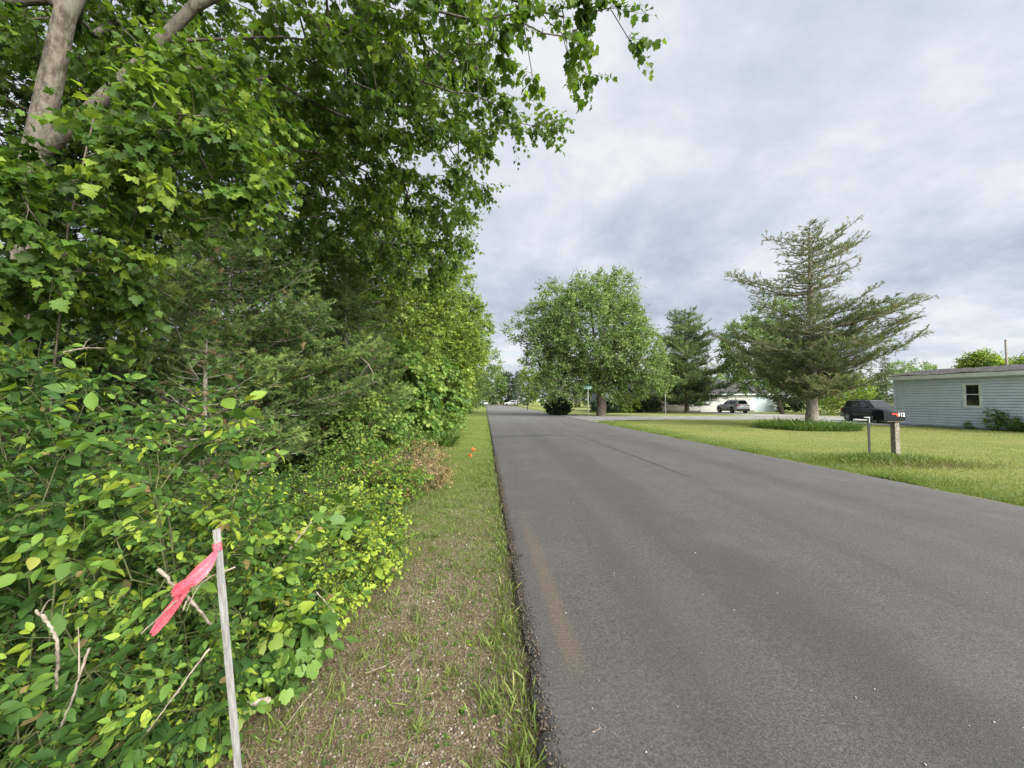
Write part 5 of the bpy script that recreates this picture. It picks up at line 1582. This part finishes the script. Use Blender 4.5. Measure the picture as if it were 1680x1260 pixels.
# ---------------------------------------------------------------- cars
def suv(label, paint, loc, heading, zc=0.0, name='parked_car', detail=True):
    """mid-size SUV; x forward, y to its left, z up"""
    c = empty(name, loc, label, 'car', 'parked cars', heading)
    st_ = [(2.31, .60, .46, .70), (2.25, .76, .32, .84), (2.08, .86, .26, .94), (1.75, .90, .24, 1.00), (1.25, .925, .23, 1.05), (.95, .93, .23, 1.07), (.2, .935, .23, 1.07), (-.9, .935, .23, 1.09), (-1.6, .93, .25, 1.11), (-2.05, .90, .30, 1.10), (-2.24, .84, .36, 1.06), (-2.32, .74, .44, .98)]
    bm = bmesh.new()
    rings = []
    for x, hw_, zb_, zt in st_:
        zm_ = zb_ + (zt - zb_) * .55
        half = [(.0, zb_), (hw_ * .80, zb_), (hw_ * .97, zb_ + .10), (hw_, zm_), (hw_ * .965, zt - .06), (hw_ * .86, zt), (0, zt + .035)]
        ring = [(y, z) for y, z in half] + [(-y, z) for y, z in half[-2:0:-1]]
        rings.append([bm.verts.new((x, y, z)) for y, z in ring])
    for a, b_ in zip(rings[:-1], rings[1:]):
        for i in range(len(a)):
            bm.faces.new([a[i], a[(i + 1) % len(a)], b_[(i + 1) % len(a)], b_[i]])
    bm.faces.new(rings[0]); bm.faces.new(rings[-1][::-1])
    bo = bm_obj('body', bm, M[paint], c, True)
    # cabin: belt and roof outlines
    belt = [(1.02, .60), (.80, .82), (.1, .87), (-1.0, .87), (-1.9, .84), (-2.20, .68)]
    roof = [(.22, .50), (.02, .64), (-.4, .68), (-1.2, .67), (-1.80, .63), (-2.00, .52)]
    zb_, zr = 1.05, 1.60
    bm = bmesh.new()
    B_ = [bm.verts.new((x, y, zb_)) for x, y in belt] + [bm.verts.new((x, -y, zb_)) for x, y in belt[::-1]]
    R_ = [bm.verts.new((x, y, zr)) for x, y in roof] + [bm.verts.new((x, -y, zr)) for x, y in roof[::-1]]
    T_ = [bm.verts.new((x - .03, y * .72, zr + .055)) for x, y in roof] + [bm.verts.new((x - .03, -y * .72, zr + .055)) for x, y in roof[::-1]]
    n = len(B_)
    for i in range(n):
        j = (i + 1) % n
        bm.faces.new([B_[i], B_[j], R_[j], R_[i]]); bm.faces.new([R_[i], R_[j], T_[j], T_[i]])
    bm.faces.new(T_)
    bm_obj('cabin', bm, M[paint], c, False, .02, 2)

    def side_pt(x, f, s, off=.012):
        # point on the cabin's flank at height fraction f
        bx, by = [p_[0] for p_ in belt][::-1], [p_[1] for p_ in belt][::-1]
        rx_, ry_ = [p_[0] for p_ in roof][::-1], [p_[1] for p_ in roof][::-1]
        yb = np.interp(x, bx, by); yr = np.interp(np.clip(x * .93 - .18, -2.0, .22), rx_, ry_)
        return Vector((x, s * (yb + (yr - yb) * f + off), zb_ + (zr - zb_) * f))
    for s in (1, -1):
        for xa, xb, ta, tb in ((.66, -.28, .02, -.28), (-.36, -1.22, -.36, -1.22), (-1.30, -1.98, -1.30, -1.72)):
            bm = bmesh.new()
            nn = 5
            lo = [bm.verts.new(side_pt(xa + (xb - xa) * i / nn, .12, s)) for i in range(nn + 1)]
            hi = [bm.verts.new(side_pt(ta + (tb - ta) * i / nn, .88, s)) for i in range(nn + 1)]
            for i in range(nn):
                bm.faces.new([lo[i], lo[i + 1], hi[i + 1], hi[i]])
            o = bm_obj('side_window', bm, M['glass_dark'], c)
            o.modifiers.new('thickness', 'SOLIDIFY').thickness = .006
    for nm, q_ in (('windshield', [(.99, .66, 1.10), (.99, -.66, 1.10), (.30, -.50, 1.56), (.30, .50, 1.56)]), ('rear_window', [(-2.19, .60, 1.16), (-2.19, -.60, 1.16), (-2.06, -.50, 1.54), (-2.06, .50, 1.54)])):
        bm = bmesh.new()
        bm.faces.new([bm.verts.new(p_) for p_ in q_])
        o = bm_obj(nm, bm, M['glass_dark'], c)
        o.modifiers.new('thickness', 'SOLIDIFY').thickness = .012
    for xw in (1.36, -1.32):
        for s in (1, -1):
            bm = bmesh.new(); cyl(bm, (xw, s * .905, .40), .405, 1, .085, 28)
            bm_obj('wheel_arch', bm, M['plastic'], c, False)
            bm = bmesh.new(); cyl(bm, (0, 0, 0), .355, 1, .24, 28)
            w_ = bm_obj('wheel', bm, M['tyre'], c, False, .03, 2)
            w_.location = (xw, s * .845, .352)
            bm = bmesh.new()
            cyl(bm, (0, s * .124, 0), .07, 1, .02, 12)
            for i in range(5):
                a = i * 2 * math.pi / 5 + .3
                dx, dz = math.cos(a), math.sin(a)
                px_, pz_ = -dz, dx
                vs = [bm.verts.new((dx * r_ + px_ * w2, s * yy, dz * r_ + pz_ * w2)) for r_, w2, yy in ((.05, .05, .126), (.235, .028, .126), (.235, -.028, .126), (.05, -.05, .126))]
                bm.faces.new(vs)
            k = 28
            A_ = [bm.verts.new((.225 * math.cos(6.2832 * i / k), s * .1225, .225 * math.sin(6.2832 * i / k))) for i in range(k)]
            C_ = [bm.verts.new((.25 * math.cos(6.2832 * i / k), s * .1225, .25 * math.sin(6.2832 * i / k))) for i in range(k)]
            for i in range(k):
                bm.faces.new([A_[i], A_[(i + 1) % k], C_[(i + 1) % k], C_[i]])
            bm_obj('rim', bm, M['rim'], w_)
    for s in (1, -1):
        bm = bmesh.new(); poly_prism(bm, [(2.27, s * .50), (2.20, s * .78), (2.02, s * .875), (2.0, s * .82), (2.15, s * .5)], 2, .76, .86)
        bm_obj('headlight', bm, M['clear_lens'], c, False, .01, 1)
        bm = bmesh.new(); poly_prism(bm, [(-2.345, s * .44), (-2.30, s * .79), (-1.98, s * .935), (-1.96, s * .88), (-2.2, s * .44)], 2, .91, 1.06)
        bm_obj('taillight', bm, M['red_lens'], c, False, .01, 1)
        bm = bmesh.new(); box(bm, .70, .84, s * .93 if s > 0 else -1.10, 1.10 if s > 0 else -.93, 1.08, 1.20)
        bm_obj('mirror', bm, M[paint], c, False, .02, 2)
        bm = bmesh.new(); box(bm, -1.7, -.1, s * .52 - .015, s * .52 + .015, 1.665, 1.70); 
        for xr_ in (-1.65, -.9, -.15):
            box(bm, xr_ - .03, xr_ + .03, s * .52 - .012, s * .52 + .012, 1.63, 1.6645)
        bm_obj('roof_rail', bm, M['plastic'], c)
        for xh in (-.15, -1.1):
            bm = bmesh.new(); box(bm, xh - .1, xh + .1, s * .94 - .012, s * .94 + .012, .92, .95)
            bm_obj('door_handle', bm, M[paint], c)
        bm = bmesh.new(); box(bm, -1.0, 1.0, s * .925 - .02, s * .925 + .02, .24, .33)
        bm_obj('sill_trim', bm, M['plastic'], c, False, .01, 1)
    bm = bmesh.new(); box(bm, 2.20, 2.335, -.52, .52, .50, .72)
    bm_obj('grille', bm, M['plastic'], c, False, .02, 2)
    bm = bmesh.new(); box(bm, 2.02, 2.30, -.74, .74, .25, .44)
    bm_obj('front_bumper', bm, M['plastic'], c, False, .04, 2)
    bm = bmesh.new(); box(bm, -2.36, -2.05, -.80, .80, .34, .56)
    bm_obj('rear_bumper', bm, M['plastic'], c, False, .04, 2)
    bm = bmesh.new(); box(bm, -2.368, -2.345, -.26, .26, .74, .87)
    bm_obj('number_plate', bm, M['plate'], c)
    return c


suv('black sport utility car parked by the left end of the blue shed', 'black_paint', (26.8, 28.6, -.02), R(262))
suv('silver sport utility car seen from behind in the driveway of the far house', 'silver_paint', (28.6, 50.2, .0), R(93))
suv('small white car far away at the left side of the road end', 'white_paint', (-8.9, 123, -.05), R(80))
suv('white car far away on the lawn right of the road end', 'white_paint', (-.1, 121, -.05), R(160))
# ------------------------------------------------------------------ camera, sky, sun
cam = bpy.data.cameras.new('camera')
cam.sensor_width = 36
cam.lens = 36 * F / 1680
cam.clip_start = .05
cam.clip_end = 5000
co = bpy.data.objects.new('camera', cam)
COL.objects.link(co)
co.location = (0, 0, CAM_Z)
co.rotation_euler = (R(90) + PITCH, 0, 0)
scene.camera = co

SUN_AZ, SUN_EL = R(132), R(32)          # behind the viewer's right shoulder (azimuth clockwise from +Y)
sd = Vector((math.sin(SUN_AZ) * math.cos(SUN_EL), math.cos(SUN_AZ) * math.cos(SUN_EL), math.sin(SUN_EL)))
sl = bpy.data.lights.new('sun', 'SUN')
sl.energy = 1.5
sl.angle = R(14)
sl.color = (1, .965, .91)
so = bpy.data.objects.new('sun', sl)
COL.objects.link(so)
so.rotation_euler = (-sd).to_track_quat('-Z', 'Y').to_euler()
so.location = (0, 0, 60)

w = bpy.data.worlds.new('World')
scene.world = w
w.use_nodes = True
nt = w.node_tree
nt.nodes.clear()
b = NB(nt)
out = b.n('ShaderNodeOutputWorld')
sky = b.n('ShaderNodeTexSky', sky_type='NISHITA')
sky.sun_disc = False
sky.sun_elevation = SUN_EL
sky.sun_rotation = SUN_AZ
bg0 = b.n('ShaderNodeBackground'); bg0.inputs[1].default_value = .10
b.link(sky.outputs[0], bg0.inputs[0])
d = b.n('ShaderNodeTexCoord').outputs['Generated']
sx = b.n('ShaderNodeSeparateXYZ'); b.link(d, sx.inputs[0])
z = sx.outputs[2]
zz = b.math('ADD', b.math('MAXIMUM', z, 0.0), .34)
cx = b.n('ShaderNodeCombineXYZ')
b.link(b.math('DIVIDE', sx.outputs[0], zz), cx.inputs[0]); b.link(b.math('DIVIDE', sx.outputs[1], zz), cx.inputs[1])
cx.inputs[2].default_value = 3.7
n1 = b.noise(cx.outputs[0], 2.5, 9, .60, .15)
n2 = b.noise(cx.outputs[0], .9, 3, .5, .1)
v = b.math('ADD', b.math('MULTIPLY', n1, .72), b.math('MULTIPLY', n2, .28))
# thinner, brighter streaks low down, more even grey overhead
con = b.math('ADD', 1.0, b.math('MULTIPLY', b.math('SUBTRACT', 1.0, b.smooth(z, .05, .55)), .55))
v = b.math('ADD', .5, b.math('MULTIPLY', b.math('SUBTRACT', v, .5), con))
v = b.math('ADD', v, b.math('MULTIPLY', b.math('SUBTRACT', 1.0, b.smooth(z, .05, .22)), .20))
v = b.math('ADD', v, b.math('MULTIPLY', b.smooth(z, .25, .75), .055))
col = b.ramp(v, [(.34, (.31, .35, .42)), (.42, (.37, .415, .485)), (.49, (.42, .46, .525)), (.56, (.475, .51, .565)), (.66, (.585, .605, .635))])
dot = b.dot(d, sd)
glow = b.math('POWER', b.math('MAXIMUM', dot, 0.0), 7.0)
col = b.mix(1.0, col, b.mix(glow, (1, 1, 1), (20.5, 18.9, 15.8)), 'MULTIPLY')      # glow round the veiled sun, added strength out of view to brighten the ground
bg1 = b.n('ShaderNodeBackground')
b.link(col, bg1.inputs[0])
thin = b.math('MULTIPLY', b.smooth(v, .66, .74), .25)          # blue showing through the thinnest cloud
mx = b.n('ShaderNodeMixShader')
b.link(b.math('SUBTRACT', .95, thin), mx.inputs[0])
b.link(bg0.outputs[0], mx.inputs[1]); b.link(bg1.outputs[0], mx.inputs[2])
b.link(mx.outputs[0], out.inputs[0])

scene.view_settings.view_transform = 'Standard'
scene.view_settings.look = 'None'
scene.view_settings.exposure = 0.6
scene.view_settings.gamma = 1.0
scene.render.engine = 'CYCLES'
scene.cycles.max_bounces = 6
scene.cycles.diffuse_bounces = 3
scene.cycles.transmission_bounces = 4
scene.cycles.transparent_max_bounces = 4
scene.cycles.sample_clamp_indirect = 6
scene.cycles.use_denoising = True
scene.cycles.denoiser = 'OPENIMAGEDENOISE'
scene.cycles.denoising_input_passes = 'RGB_ALBEDO_NORMAL'
scene.cycles.denoising_prefilter = 'NONE'
